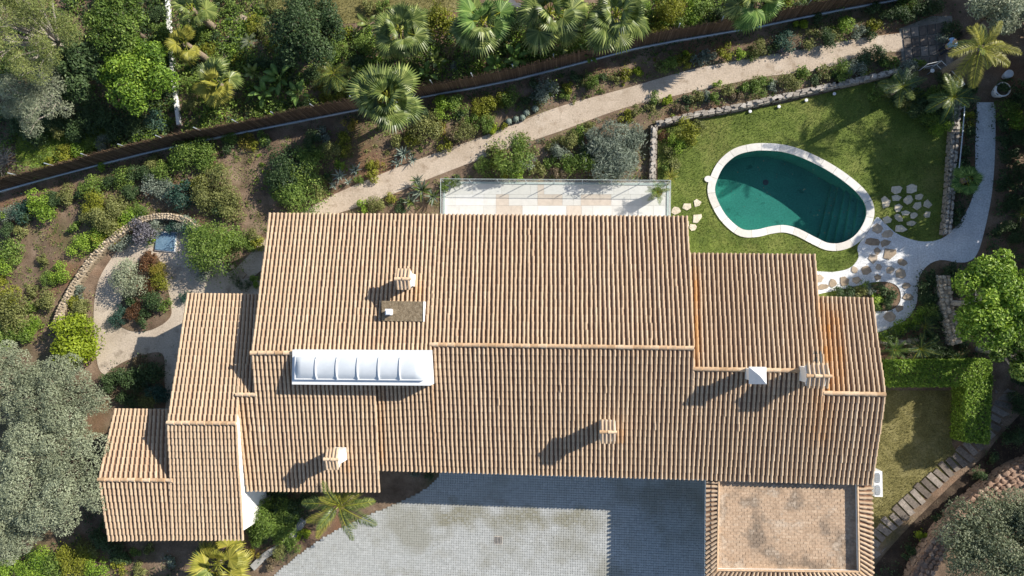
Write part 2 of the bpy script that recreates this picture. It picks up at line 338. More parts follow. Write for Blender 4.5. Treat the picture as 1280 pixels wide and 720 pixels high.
pool_in_px = [(955.5, 187.8), (980, 190), (1004.4, 197.8), (1033, 212), (1058, 229), (1075.5, 245.5), (1083, 261), (1080.5, 277), (1069, 294.4), (1053, 303.5), (1035.5, 304.4), (1020, 297.8), (998, 286.7), (980, 282), (962, 283.8), (944.4, 287.8), (926.7, 286.7), (909, 272), (898, 254.4), (893, 239), (895.5, 225.5), (904.4, 207.8), (920, 194.4), (938, 189)]
POOL = resample(catmull([P(a, b) for a, b in pool_in_px], 6, True), 0.15, True)
def offset(poly, d):
    n = len(poly); out = []
    for i in range(n):
        t = (poly[(i + 1) % n] - poly[i - 1]).normalized(); out.append(poly[i] + Vector((t.y, -t.x, 0)) * d)
    return out
if sum(POOL[i].x * POOL[(i + 1) % len(POOL)].y - POOL[(i + 1) % len(POOL)].x * POOL[i].y for i in range(len(POOL))) < 0: POOL = POOL[::-1]
POOL_OUT = offset(POOL, 0.37); POOL_MID = offset(POOL, 0.2)

def sheet(name, poly, z, m, holes=(), k='structure', parent=None):
    bm = bmesh.new(); edges = []
    for lp in [poly] + list(holes):
        vs = [bm.verts.new((p[0], p[1], z)) for p in lp]
        edges += [bm.edges.new((vs[i], vs[(i + 1) % len(vs)])) for i in range(len(vs))]
    bmesh.ops.triangle_fill(bm, edges=edges, use_beauty=True, use_dissolve=False, normal=(0, 0, 1))
    for f in bm.faces:
        f.normal_update()
        if f.normal.z < 0: f.normal_flip()
    me = bpy.data.meshes.new(name); bm.to_mesh(me); bm.free(); me.materials.append(m)
    o = link(name, me, parent)
    if k: o['kind'] = k
    return o

# ground: one sheet, lumpy where it is bare, flat below paving, open under the pool
def build_ground():
    x = np.arange(-46, 46.01, 0.3); y = np.arange(-36, 36.01, 0.3); X, Y = np.meshgrid(x, y)
    Z = np.zeros_like(X)
    for s, a in ((0.35, .10), (1.1, .05), (2.7, .03)):
        ph = RNG.uniform(0, 6.28, (6, 2)); dr = RNG.uniform(0, 6.28, 6)
        w = sum(np.sin(s * (np.cos(d) * X + np.sin(d) * Y) * 2.2 + p[0]) for d, p in zip(dr, ph)) / 6
        Z += a * (w + 0.4)
    Z += RNG.uniform(-.012, .012, X.shape); Z = np.clip(Z, -0.01, None)
    flat = np.zeros(X.shape, bool)
    for p in WALLBASE:
        for dx, dy in ((0, 0), (.35, 0), (-.35, 0), (0, .35), (0, -.35)): flat |= inside(p, X + dx, Y + dy)
    house = pts2([(320, 260), (860, 265), (1110, 370), (1110, 620), (120, 690), (120, 500)], 3)
    flat |= inside(house, X, Y)
    Z[flat] = -0.012
    Z[0, :] = Z[-1, :] = -0.012; Z[:, 0] = Z[:, -1] = -0.012
    ny, nx = X.shape
    idx = np.arange(nx * ny).reshape(ny, nx)
    q = np.stack([idx[:-1, :-1], idx[:-1, 1:], idx[1:, 1:], idx[1:, :-1]], -1).reshape(-1, 4)
    cx = (X[:-1, :-1] + .15).ravel(); cy = (Y[:-1, :-1] + .15).ravel()
    q = q[~inside([p.to_2d() for p in offset(POOL, .18)], cx, cy)]
    b = MB(); b.add(np.stack([X, Y, Z], -1).reshape(-1, 3), [q])
    x0, x1, y0, y1, B, z = x[0], x[-1], y[0], y[-1], 900, -0.012
    V = [(-B, -B, z), (B, -B, z), (B, B, z), (-B, B, z), (x0, y0, z), (x1, y0, z), (x1, y1, z), (x0, y1, z)]
    b.add(V, [[0, 1, 5, 4], [1, 2, 6, 5], [2, 3, 7, 6], [3, 0, 4, 7]])
    return kind(b.build('ground', M_SOIL, smooth=True), 'structure')
build_ground()
gravel_path = sheet('gravel_path', PATH, 0.004, M_GRAVEL)
gravel_terrace = sheet('gravel_terrace', TERR, 0.008, M_GREYGRAVEL)
sheet('planting_bed', BED, 0.03, M_SOIL); sheet('planting_bed', BED2, 0.03, M_SOIL)
pool_lawn = sheet('pool_lawn', LAWN, 0.004, M_LAWN, [[p.to_2d() for p in POOL_MID]])
white_path = sheet('white_gravel_path', WGRAV, 0.012, M_WGRAVEL)
side_lawn = sheet('side_lawn', SIDELAWN, 0.004, M_DRYLAWN)
sheet('garden_lawn', UPLAWN, 0.004, M_DRYLAWN); sheet('neighbour_lawn', NEIGHLAWN, 0.004, M_LAWN)
sheet('driveway', pts2([(612, -40), (700, -40), (690, 6), (655, 14), (625, 10)]), 0.02, M_ASPHALT)
sheet('garden_path', GPATH, 0.004, M_GRAVEL)
sheet('shade_toned_soil', [p.to_2d() for p in catmull([P(a, b) for a, b in [(1092, 712), (1120, 676), (1150, 645), (1190, 606), (1230, 570), (1250, 545), (1300, 500), (1320, 560), (1255, 592), (1225, 614), (1195, 640), (1172, 668), (1150, 705), (1120, 740), (1092, 735)]], 4, True)], 0.006, M_SHADE_SOIL)  # darker sheet standing in for shade between slab path and red wall
courtyard = sheet('courtyard', COURT, 0.002, M_JOINT)
def cobbles():                            # small square setts with blunted corners: the corner gaps show as dark dots
    b = MB(); pt = .128; lo = P(310, 752); hi = P(905, 575); ang = rad(-1.0); nx = int((hi.x - lo.x) / pt) + 14; ny = int((hi.y - lo.y) / pt) + 14
    I, J = np.meshgrid(np.arange(nx), np.arange(ny)); x = lo.x + I.ravel() * pt; y = lo.y - .6 + J.ravel() * pt
    a = np.stack([x * math.cos(ang) - y * math.sin(ang), x * math.sin(ang) + y * math.cos(ang)], 1) + RNG.uniform(-.003, .003, (nx * ny, 2))
    a = a[inside(COURT, a[:, 0], a[:, 1])]
    n = len(a); Ms = np.tile(np.eye(4), (n, 1, 1)); Ms[:, 0, 3] = a[:, 0]; Ms[:, 1, 3] = a[:, 1]; Ms[:, 2, 3] = .002 + RNG.uniform(-.003, .003, n)
    c0, c1 = P(505, 634), P(748, 664); u = (a[:, 0] - c0.x) / (c1.x - c0.x); v = (c0.y - a[:, 1]) / (c0.y - c1.y)   # a band of moss and dirt across the setts
    nz = .5 + .25 * np.sin(a[:, 0] * 1.9 + 1) + .2 * np.sin(a[:, 0] * 4.7 + a[:, 1] * 3.1) + .18 * np.sin(a[:, 1] * 5.3 - a[:, 0] * 2.2)
    moss = np.clip((nz + .35 - np.abs(v - .4) * 1.1) * 1.4, 0, 1) * np.clip(u * 5, 0, 1) * np.clip((1.15 - u) * 4, 0, 1) * np.clip((1.5 - v) * 2, 0, 1) * RNG.uniform(.55, 1, n)
    h, c = .063, .042
    oc = [(-c, -h), (c, -h), (h, -c), (h, c), (c, h), (-c, h), (-h, c), (-h, -c)]
    V = [(x, y, 0) for x, y in oc] + [(x * .95, y * .95, .03) for x, y in oc]
    b.inst(Ms, V, [list(range(8, 16))] + [[i, (i + 1) % 8, 8 + (i + 1) % 8, 8 + i] for i in range(8)], np.clip(RNG.normal(.5, .2, n), 0, 1), 0, moss)
    kind(b.build('cobbles', M_COBBLE, courtyard), 'stuff')
cobbles()
dr = thing('drain_cover', 'small dark square drain grate set in the grey cobbled courtyard', 'drain cover', P(623, 675))
b = MB(); c = P(623, 675); b.box((c.x, c.y, .02), .44, .44, .025); b.build('frame', M_GREYSTONE, dr)
for i in range(5): b = MB(); b.box((c.x - .16 + .08 * i, c.y, .046), .04, .36, .008); b.build('bar', M_DARKMETAL, dr)

# ------------------------------------------------------------------ stones laid singly
def stone_mesh(name, m, k, seed, flat=False):
    rn = random.Random(seed); b = MB(); n = k
    ang = [2 * math.pi * (i + rn.uniform(-.28, .28)) / n for i in range(n)]
    rr = [rn.uniform(.78, 1.06) for _ in range(n)]
    low = [(math.cos(a) * r * .5, math.sin(a) * r * .5, 0) for a, r in zip(ang, rr)]
    sh = .93 if flat else .78
    top = [(x * sh, y * sh, 1 + (0 if flat else rn.uniform(-.25, .1))) for x, y, _ in low]
    mid = [(x * 1.0, y * 1.0, .72) for x, y, _ in low]
    V = low + mid + top
    b.add(V, [[i, (i + 1) % n, n + (i + 1) % n, n + i] for i in range(n)] + [[n + i, n + (i + 1) % n, 2 * n + (i + 1) % n, 2 * n + i] for i in range(n)])
    b.add(V + [(0, 0, 1.0 if flat else 1.12)], [[2 * n + i, 2 * n + (i + 1) % n, 3 * n] for i in range(n)])
    return b.mesh(name, m)
_sc = {}
def stone(kindname, m, parent, loc, sx, sy, sz, ang, flat=False, k=6, seed=None):
    seed = random.randrange(7) if seed is None else seed
    key = (m.name, seed, flat, k)
    if key not in _sc: _sc[key] = stone_mesh(kindname, m, k, seed * 31 + k, flat)
    o = link(kindname, _sc[key], parent)
    o.matrix_basis = Matrix.Translation(loc) @ Matrix.Rotation(ang, 4, 'Z') @ Matrix.Diagonal((sx, sy, sz, 1))
    return o
def lay(parent, m, lst, z):
    for (px, py, w, h, a) in lst:
        s = ppm(px, py); stone('stepping_stone', m, parent, P(px, py, z), w * 1.14 / s, h * 1.14 / s, .035, rad(a), True, random.choice((5, 6, 7)), random.randrange(7))
lay(pool_lawn, M_LAWNFLAG, [(1120, 237, 15, 11, 10), (1139, 236.5, 15, 12, 30), (1120, 247, 12, 9, 0), (1134.6, 250, 14, 11, 60), (1149, 246, 11, 8, 20), (1106.5, 253, 12, 16, 10), (1146, 257, 12, 10, 40), (1159, 255.5, 11, 12, 0), (1122.7, 260, 11, 10, 70), (1131.5, 266, 11, 7, 0), (1142, 269, 10, 8, 20), (1159, 268, 10, 8, 30), (1123, 272, 14, 8, -40), (1108.8, 275, 12, 10, 20), (1139, 279, 12, 7, 10), (1124.8, 286, 16, 10, -10),
    (845, 263, 12, 10, 0), (858, 258, 11, 11, 40), (871, 254, 10, 10, 10), (871.7, 272.7, 14, 12, 60), (865.7, 284, 10, 9, 0), (857, 278, 8, 12, 20)], .006)
lay(white_path, M_FLAG, [(1096.7, 286, 12, 13, 0), (1110, 292.5, 14, 10, 10), (1090.6, 302, 20, 10, -5), (1106, 304, 14, 9, 15), (1096.5, 313.5, 9, 9, 20), (1112.5, 317, 18, 17, 50), (1091, 323.3, 13, 12, 40), (1127.5, 327.5, 14, 9, -15), (1067.7, 337, 9, 9, 0), (1082.5, 337.5, 13, 12, 30), (1098, 334, 8, 8, 0), (1112.5, 337, 11, 9, 20), (1126, 342, 13, 14, 45), (1041, 353.5, 10, 11, 0), (1055.6, 351.5, 12, 13, 10), (1071, 350, 12, 9, -10), (1097, 346.7, 9, 8, 30), (1024, 347.5, 10, 11, 0), (1028, 358.8, 15, 7, 10), (1133, 356.7, 11, 8, 5), (1134.4, 371.5, 14, 9, 0), (1124.4, 385.4, 11, 8, 30), (1111.5, 396, 15, 15, 70)], .013)

# sleeper-like slab path, bottom right
slab_path = sheet('slab_path', [v.to_2d() for v in catmull([P(a, b) for a, b in [(1262, 480), (1262, 505), (1252, 530), (1236, 552), (1205, 582), (1165, 618), (1130, 652), (1090, 700)]], 4)] + [v.to_2d() for v in catmull([P(a, b) for a, b in [(1076, 686), (1112, 640), (1148, 604), (1190, 568), (1220, 542), (1237, 518), (1245, 495), (1246, 480)]], 4)], .003, M_SOIL)
line = resample(catmull([P(a, b) for a, b in [(1252, 462), (1256, 490), (1249, 515), (1236, 538), (1214, 560), (1180, 590), (1148, 620), (1120, 648), (1085, 690)]], 8), .40)
for a, b_ in zip(line, line[1:]):
    d = b_ - a; nn_ = Vector((-d.y, d.x, 0)).normalized(); c = (a + b_) / 2 + nn_ * random.uniform(-.07, .07); an = math.atan2(d.y, d.x) + random.uniform(-.11, .11)
    mb_key = 'slab' + str(random.randrange(4))
    if mb_key not in _sc:
        b = MB(); rn = random.Random(len(_sc)); j = lambda: rn.uniform(-.03, .03)
        V = [(-.5 + j(), -.5 + j(), 0), (.5 + j(), -.5 + j(), 0), (.5 + j(), .5 + j(), 0), (-.5 + j(), .5 + j(), 0)]
        V = V + [(x * .96, y * .97, 1 + j()) for x, y, _ in V]
        b.add(V, [[4, 5, 6, 7], [0, 1, 5, 4], [1, 2, 6, 5], [2, 3, 7, 6], [3, 0, 4, 7]]); _sc[mb_key] = b.mesh('slab', M_SLEEPER)
    o = link('slab', _sc[mb_key], slab_path)
    o.matrix_basis = Matrix.Translation((c.x, c.y, .005)) @ Matrix.Rotation(an, 4, 'Z') @ Matrix.Diagonal((random.uniform(.28, .35), random.uniform(.72, .98), .06, 1))
# paver grid at the end of the gravel path, top right
paver_path = sheet('paver_path', PAVE, .003, M_JOINT)
for i in range(6):
    for j in range(4):
        def Q(u, v): return P(1127 + u * 62 + 5 * v - 3 * v * u, 33 - 10 * u * (1 - v) + v * (50 - 4 * u) + 3, 0)
        u0, u1, v0, v1 = i / 6 + .012, (i + 1) / 6 - .012, j / 4 + .015, (j + 1) / 4 - .015
        c4 = [Q(u0, v0), Q(u1, v0), Q(u1, v1), Q(u0, v1)]
        b = MB(); b.prism([(p.x, p.y) for p in c4], .004, .05 + random.uniform(-.006, .006)); b.build('paver', M_SLEEPER, paver_path)

def wall(name, label, px, width, height, m, step, rows=2, z=0.0, k=6, flat=False):
    ln = resample(catmull([P(a, b) for a, b in px], 6), step)
    t = thing(name, label, 'wall', ln[len(ln) // 2])
    b = MB(); L = [(q - p) for p, q in zip(ln, ln[1:])]; L.append(L[-1]); Rr = []
    nor = [Vector((-d.y, d.x, 0)).normalized() for d in L]
    left = [p + n * width * .46 for p, n in zip(ln, nor)]; right = [p - n * width * .46 for p, n in zip(ln, nor)]
    n = len(ln); V = [(p.x, p.y, zz) for zz in (z - .05, z + height - .07) for pp in (left, right) for p in pp]
    a0, a1, b0, b1 = 0, n, 2 * n, 3 * n
    Fq = []
    for i in range(n - 1):
        Fq += [[b0 + i, b1 + i, b1 + i + 1, b0 + i + 1], [a0 + i, b0 + i, b0 + i + 1, a0 + i + 1], [a1 + i + 1, b1 + i + 1, b1 + i, a1 + i]]
    Fq += [[a0, a1, b1, b0], [a0 + n - 1, b0 + n - 1, b1 + n - 1, a1 + n - 1]]
    b.add(V, Fq); b.build('wall_core', m, t)
    for i in range(n - 1):
        d = L[i]; an = math.atan2(d.y, d.x)
        for r in range(rows):
            off = ((r + .5) / rows - .5) * width + random.uniform(-.02, .02)
            if rows > 1 and random.random() < .15 and r == 0:
                pass
            p = ln[i].lerp(ln[i + 1], random.uniform(.3, .7)) + nor[i] * off
            stone('stone', m, t, (p.x, p.y, z + height - .10 + random.uniform(-.03, .03)), step * random.uniform(.8, 1.4), width / rows * random.uniform(.8, 1.3), random.uniform(.10, .15), an + random.uniform(-.4, .4), flat, random.choice((k - 1, k)))
    for side, lst in ((1, left), (-1, right)):   # stones in both faces, below the top course
        bb = MB(); Ms = []
        for i in range(n - 1):
            for q in range(max(1, int(height / .2))):
                p = lst[i].lerp(lst[i + 1], random.random()); an = math.atan2(L[i].y, L[i].x)
                M4 = Matrix.Translation((p.x, p.y, z + .02 + q * .19)) @ Matrix.Rotation(an, 4, 'Z') @ Matrix.Diagonal((step * random.uniform(.7, 1.1), .12, .17, 1)); Ms.append(np.array(M4))
        hx = .5; V8 = [(-.5, -.5, 0), (.5, -.5, 0), (.5, .5, 0), (-.5, .5, 0), (-.4, -.4, 1), (.4, -.4, 1), (.4, .4, 1), (-.4, .4, 1)]
        bb.inst(Ms, V8, [[4, 5, 6, 7], [0, 1, 5, 4], [1, 2, 6, 5], [2, 3, 7, 6], [3, 0, 4, 7]], RNG.uniform(0, 1, len(Ms))); kind(bb.build('face_stones', m, t), 'stuff')
    return t
wall('curved_wall', 'low curved dry-stone wall around the gravel seating terrace', [(76, 412), (84, 388), (103, 352), (124, 323), (145, 302), (166, 286), (190, 275), (215, 272), (238, 277), (250, 287)], .36, .60, M_DRYSTONE, .17, 3)
wall('garden_wall', 'grey stone wall running along the top of the pool lawn', [(820, 157), (870, 145), (920, 136), (990, 120), (1060, 105), (1122, 91)], .23, .40, M_GREYSTONE, .40, 1, flat=True, k=5)
wall('garden_wall', 'short straight stone wall left of the pool lawn, ending at the glass terrace', [(817, 161), (816, 190), (815, 226)], .28, .42, M_GREYSTONE, .30, 1, flat=True, k=5)
wall('garden_wall', 'straight stone wall right of the pool lawn, beside the white path', [(1193, 125), (1188, 180), (1184, 240), (1179, 293)], .34, .42, M_GREYSTONE, .24, 2, flat=True, k=5)
wall('rubble_wall', 'pale tapering rubble wall beside the large green tree', [(1174, 345), (1176, 365), (1179, 385), (1184, 405), (1190, 430)], .62, .5, M_STONE, .20, 3)
wall('red_stone_wall', 'broad reddish dry-stone wall sloping behind the slab path', [(1290, 578), (1262, 590), (1235, 608), (1208, 630), (1185, 652), (1165, 678), (1148, 705), (1138, 730)], 1.0, .75, M_REDSTONE, .30, 4, k=6)
wall('rubble_border', 'thin line of pink stones above the clipped hedge', [(1100, 427), (1120, 428), (1145, 425)], .2, .2, M_STONE, .3, 1)

# ------------------------------------------------------------------ the house
house = thing('house', 'sprawling white villa with stepped clay barrel-tile roofs', 'house', P(620, 470, 0))
e0, e1 = P(478, 586, 3.2), P(1089, 604, 3.2)
PC = slope_plane(e0, e1, True)
PD = slope_plane(P(310, 612, 3.2), P(474, 613, 3.2), True)
PE = slope_plane(P(137, 674, 3.2), P(304, 673, 3.2), True)
PA = slope_plane(PC.hit(538, 432), PC.hit(866, 435), False)
PG = slope_plane(PC.hit(868, 461), PC.hit(1028, 463.5), False)
PH = slope_plane(PC.hit(1030, 491), PC.hit(1105, 493), False)
PB = slope_plane(PE.hit(212, 528), PE.hit(294, 529), False)
PF = slope_plane(PE.hit(125, 599), PE.hit(217, 600), False)
def quad(pl, el, er, rl, rr): return [pl.hit(*q) for q in (el, er, rl, rr)]
REG = {   # name: (eave left, eave right, ridge left, ridge right, south?, inset flags: eave, left, right)
 'A1': (quad(PA, (338, 268), (546, 269.5), (316, 441), (538, 440)), (.35, .12, 0)),
 'A2': (quad(PA, (546, 269.5), (858, 272), (538, 431), (867, 435)), (.35, 0, .12)),
 'C1': (quad(PC, (474, 586), (546, 588), (466, 441), (538, 433)), (.35, 0, 0)),
 'C2': (quad(PC, (546, 588), (860, 597.3), (538, 431), (867, 435)), (.35, 0, 0)),
 'C3': (quad(PC, (860, 597.3), (1017, 602), (867, 461), (1029, 463.5)), (.35, 0, 0)),
 'C4': (quad(PC, (1017, 602), (1089, 604), (1029, 491), (1105, 493)), (.35, 0, .12)),
 'G': (quad(PG, (862, 318), (1017, 319.5), (867, 461), (1029, 463.5)), (.35, 0, .12)),
 'H': (quad(PH, (1022, 372), (1089, 374), (1029, 491), (1105, 493)), (.35, 0, .12)),
 'D2': (quad(PD, (331, 612), (474, 613), (316, 441), (466, 441)), (.7, 0, 1.1)),
 'D1': (quad(PD, (310, 612), (331, 612), (297, 493), (320, 493)), (.35, .12, 0)),
 'E1': (quad(PE, (217, 673), (304, 673), (211, 528), (295, 529)), (.35, 0, .12)),
 'E2': (quad(PE, (137, 674), (217, 673), (125, 599), (212, 600)), (.35, .12, 0)),
 'B1': (quad(PB, (236, 368), (307, 369), (211, 528), (295, 529)), (.35, .12, .12)),
 'B2': (quad(PB, (307, 369), (330, 369.5), (297, 493), (322, 493)), (.35, .12, 0)),
 'F': (quad(PF, (145, 512), (214, 513), (125, 599), (214, 600)), (.35, .12, 0)),
}
# walls under every slope (one wall mesh per wing)
def wall_solid(b, q, ins):
    el, er, rl, rr = [v.copy() for v in q]
    ie, il, ir = ins
    el, er = el + (rl - el).normalized() * ie, er + (rr - er).normalized() * ie
    if il: w = (er - el).normalized(); el += w * il; rl += w * il
    if ir: w = (er - el).normalized(); er -= w * ir; rr -= w * ir
    dz = Vector((0, 0, -.05)); T = [el + dz, er + dz, rr + dz, rl + dz]; Bm = [Vector((v.x, v.y, -.1)) for v in T]
    V = [tuple(v) for v in Bm + T]
    b.add(V, [[0, 1, 5, 4], [1, 2, 6, 5], [2, 3, 7, 6], [3, 0, 4, 7], [4, 5, 6, 7]])
for names in (('A1', 'A2', 'C1', 'C2', 'C3', 'C4', 'G', 'H'), ('D1', 'D2'), ('B1', 'B2', 'E1', 'E2', 'F')):
    b = MB()
    for n in names: wall_solid(b, *REG[n])
    bm = bmesh.new(); me = b.mesh('wall', M_PLASTER); bm.from_mesh(me); bmesh.ops.recalc_face_normals(bm, faces=bm.faces); bm.to_mesh(me); bm.free()
    link('wall', me, house)
# decks
DECK = {}
for n, (q, ins) in REG.items():
    el, er, rl, rr = q; nrm = (er - el).cross(rl - el).normalized()
    if nrm.z < 0: nrm = -nrm
    b = MB(); V = [v + nrm * z for z in (-.035, -.002) for v in (el, er, rr, rl)]
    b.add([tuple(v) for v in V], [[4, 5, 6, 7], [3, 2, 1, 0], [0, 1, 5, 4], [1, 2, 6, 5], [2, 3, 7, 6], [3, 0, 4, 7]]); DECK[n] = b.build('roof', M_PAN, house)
# barrel tiles
SEG = 6
def cover_template():
    V = []; Fq = []
    for (y, r, z0) in ((0, .072, .050), (1, .058, .016)):
        for i in range(SEG + 1):
            a = math.pi * i / SEG; V.append((r * math.cos(a), y, z0 + r * 1.22 * math.sin(a)))
    for i in range(SEG): Fq.append([i, i + 1, SEG + 2 + i, SEG + 1 + i])
    o = len(V)
    for i in range(SEG + 1):
        a = math.pi * i / SEG; V.append((.072 * math.cos(a), 0, .050 + .072 * 1.22 * math.sin(a)))
    for i in range(SEG + 1):
        a = math.pi * i / SEG; V.append((.056 * math.cos(a), .0, .046 + .068 * math.sin(a)))
    for i in range(SEG): Fq.append([o + SEG + 1 + i, o + SEG + 2 + i, o + i + 1, o + i])
    return V, Fq
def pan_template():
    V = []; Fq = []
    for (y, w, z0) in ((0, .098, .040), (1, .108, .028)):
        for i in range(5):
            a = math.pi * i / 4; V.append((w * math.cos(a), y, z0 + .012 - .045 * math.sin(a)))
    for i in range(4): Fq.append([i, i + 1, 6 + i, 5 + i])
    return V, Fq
CV, CF = cover_template(); PV, PF_ = pan_template()
covers = []; pans = []
def tile_region(q, pitch=.212, expo=.36, stainf=None, holes=None, target=None):
    el, er, rl, rr = q
    n = max(1, round((er - el).length / pitch)); nrm = (er - el).cross(rl - el).normalized()
    if nrm.z < 0: nrm = -nrm
    m = max(1, round(((rl - el).length + (rr - er).length) / 2 / expo))
    for half in (0, 1):
        for i in range(n + 1 - half):
            u = (i + .5 * half) / n; a = el.lerp(er, u); c = rl.lerp(rr, u); L = (c - a).length; d = (c - a) / L; s = d.cross(nrm); e = L / m
            colt = random.gauss(0, .06); wob = random.uniform(0, 6.28)
            for j in range(m):
                o = a + d * (j * e - .05) + s * (random.uniform(-.006, .006) + .010 * math.sin(j * .55 + wob) + (.03 if random.random() < .004 else 0)) + nrm * random.uniform(-.004, .004)
                ln = e * 1.17 if j < m - 1 else e * 1.04
                dd = (d + s * random.uniform(-.012, .012)) * ln
                M4 = np.array([[s.x, dd.x, nrm.x, o.x], [s.y, dd.y, nrm.y, o.y], [s.z, dd.z, nrm.z, o.z], [0, 0, 0, 1]])
                st = stainf(o) if stainf else 0
                (pans if half else covers).append((M4, min(1, max(0, random.gauss(.60, .075) + colt)), st, (o - Vector((0, 0, H))).length, target))
def px_of(p):
    v = R.inverted() @ (p - Vector((0, 0, H))); return 640 + v.x / -v.z * F, 360 - v.y / -v.z * F
def stains(o):
    x, y = px_of(o); s = 0
    def streak(cx, y0, y1, w, k):
        if y0 < y < y1: return k * math.exp(-((x - cx) / w) ** 2) * min(1, (y - y0) / 25, (y1 - y) / 12 + .2)
        return 0
    s = .95 * streak(1033 + (y - 400) * .03, 372, 492, 6, .95) + streak(1046 + (y - 400) * .06, 372, 492, 7, .6) + streak(1022, 330, 440, 5, .35) + streak(870, 320, 458, 4, .8) + streak(1025, 482, 560, 16, .38) + streak(477, 470, 586, 4, .3) + .5 * streak(305, 495, 612, 8, .45) + streak(776, 522, 560, 6, .5) + streak(523, 335, 375, 6, .5) + streak(436, 560, 600, 8, .4) + .5 * streak(541, 435, 586, 4, .4)
    return max(0, min(1, s * random.uniform(.6, 1.2)))
for n, (q, ins) in REG.items(): tile_region(q, stainf=stains, target=n)
covers.sort(key=lambda t: t[3])
VAR = {}
for k in range(8):
    b = MB(); b.add(CV, CF, .25 + .08 * k); VAR[k] = b.mesh('roof_tile', M_TILE, True)
for M4, t, st, dist, reg in covers[:300]:
    o = link('roof_tile', VAR[min(7, max(0, int((t - .21) / .08)))], DECK[reg]); o.matrix_basis = Matrix(M4.tolist())
b = MB(); L = covers[300:]
b.inst([t[0] for t in L], CV, CF, [t[1] for t in L], 0, np.array([t[2] for t in L]))
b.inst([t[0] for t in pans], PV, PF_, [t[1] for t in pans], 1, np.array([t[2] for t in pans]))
kind(b.build('roof_tiling', [M_TILE, M_PAN], house, True), 'stuff')
# ridge caps, each its own piece
def ridge_template():
    b = MB(); V = []; Fq = []; S = 6
    for (x, r) in ((0, .112), (1, .086)):
        for i in range(S + 1):
            a = math.pi * i / S; V.append((x, r * math.cos(a), r * .85 * math.sin(a)))
    for i in range(S): Fq.append([i, S + 1 + i, S + 2 + i, i + 1])
    Fq.append(list(range(S, -1, -1))); Fq2 = list(range(S + 1, 2 * S + 2))
    b.add(V, Fq[:-1]); b.add(V, [Fq[-1]]); b.add(V, [Fq2]); return b.mesh('ridge_tile', M_RIDGE, True)
RT = ridge_template()
def ridge(a, b, parent, up=.075, step=.40, sc=1.0):
    n = max(1, round((b - a).length / step)); d = (b - a) / n
    for i in range(n):
        o = link('ridge_tile', RT, parent); p = a + d * i + Vector((0, 0, up + random.uniform(-.008, .008)))
        rot = d.to_track_quat('X', 'Z').to_matrix().to_4x4()
        o.matrix_basis = Matrix.Translation(p) @ rot @ Matrix.Rotation(random.uniform(-.02, .02), 4, 'Z') @ Matrix.Rotation(.03, 4, 'Y') @ Matrix.Diagonal((d.length * 1.06, sc, sc, 1))
ridge(PC.hit(867, 435), PC.hit(538, 430.5), house); ridge(PD.hit(314, 441), PD.hit(366, 441), house)
ridge(PC.hit(1030, 463.5), PC.hit(866, 461), house); ridge(PC.hit(1106, 493), PC.hit(1029, 491), house)
ridge(PE.hit(296, 529), PE.hit(210, 528), house); ridge(PE.hit(217, 600), PE.hit(124, 599), house); ridge(PD.hit(322, 493), PD.hit(296, 493), house)

# chimneys
def chimney(px, py, pl, hgt, w, d, nt_, label, ang=0.0):
    z0 = pl.hit(px, py).z; c = P(px, py, z0 + hgt)
    zr = pl.z(c.x, c.y)
    t = MB(); bw, bd = w * .74, d * .66; zc = zr + hgt - .28
    t.box((c.x, c.y, zr - .3), bw, bd, zc - zr - .02, ang)
    ch = t.build('chimney', M_PLASTER, house); ch['label'] = label
    p = MB()
    for sx in (-1, 1):
        for sy in (-1, 1): p.box((c.x + sx * (bw / 2 - .06), c.y + sy * (bd / 2 - .06), zc - .33), .10, .10, .22, ang)
    p.build('vent_post', M_PLASTER, ch)
    k = MB(); k.box((c.x, c.y, zc - .115), w * .92, d * .8, .07, ang); rise = .22
    X0, X1, Y0, Y1, Z0 = c.x - w * .46, c.x + w * .46, c.y - d * .46, c.y + d * .46, zc - .04
    V = [(X0, Y0, Z0), (X1, Y0, Z0), (X1, Y1, Z0), (X0, Y1, Z0), (X0, c.y, Z0 + rise), (X1, c.y, Z0 + rise)]
    k.add(V, [[0, 1, 5, 4], [2, 3, 4, 5]]); k.add(V, [[1, 2, 5], [3, 0, 4]]); k.add(V, [[3, 2, 1, 0]])
    k.build('cap', M_PLASTER, ch)
    for sy in (-1, 1):
        for i in range(nt_):
            x = c.x + w * .92 * ((i + .5) / nt_ - .5)
            a = Vector((x, c.y + sy * d * .5, Z0 + .01)); e = Vector((x, c.y + sy * .03, Z0 + rise + .01)); dd = e - a; s = Vector((1, 0, 0)) * (-sy)
            nn = s.cross(dd.normalized()); nn = nn if nn.z > 0 else -nn
            o = link('cap_tile', VAR[random.randrange(3, 8)], ch)
            o.matrix_basis = Matrix(((s.x, dd.x, nn.x, a.x), (s.y, dd.y, nn.y, a.y), (s.z, dd.z, nn.z, a.z), (0, 0, 0, 1)))
    ridge(Vector((c.x - w * .5, c.y, Z0 + rise)), Vector((c.x + w * .5, c.y, Z0 + rise)), ch, .05, .34, .8)
chimney(503, 348.5, PA, 1.55, .76, .90, 4, 'chimney with tiled cap on the main roof above the mossy slab')
chimney(1024, 470, PC, 1.5, 1.06, 1.0, 5, 'widest tiled chimney, where two roof ridges step')
chimney(414, 574, PD, 1.6, .72, .95, 4, 'tiled chimney on the roof at lower left')
chimney(760, 540, PC, 1.65, .76, 1.0, 4, 'tiled chimney in the middle of the courtyard roof slope')
c = P(949, 470, PC.hit(949, 470).z + 1.55); zr = PC.z(c.x, c.y)
b = MB(); b.box((c.x, c.y, zr - .3), .50, .50, 1.45); ch = b.build('chimney', M_PLASTER, house); ch['label'] = 'square white chimney with a pyramid metal cap'
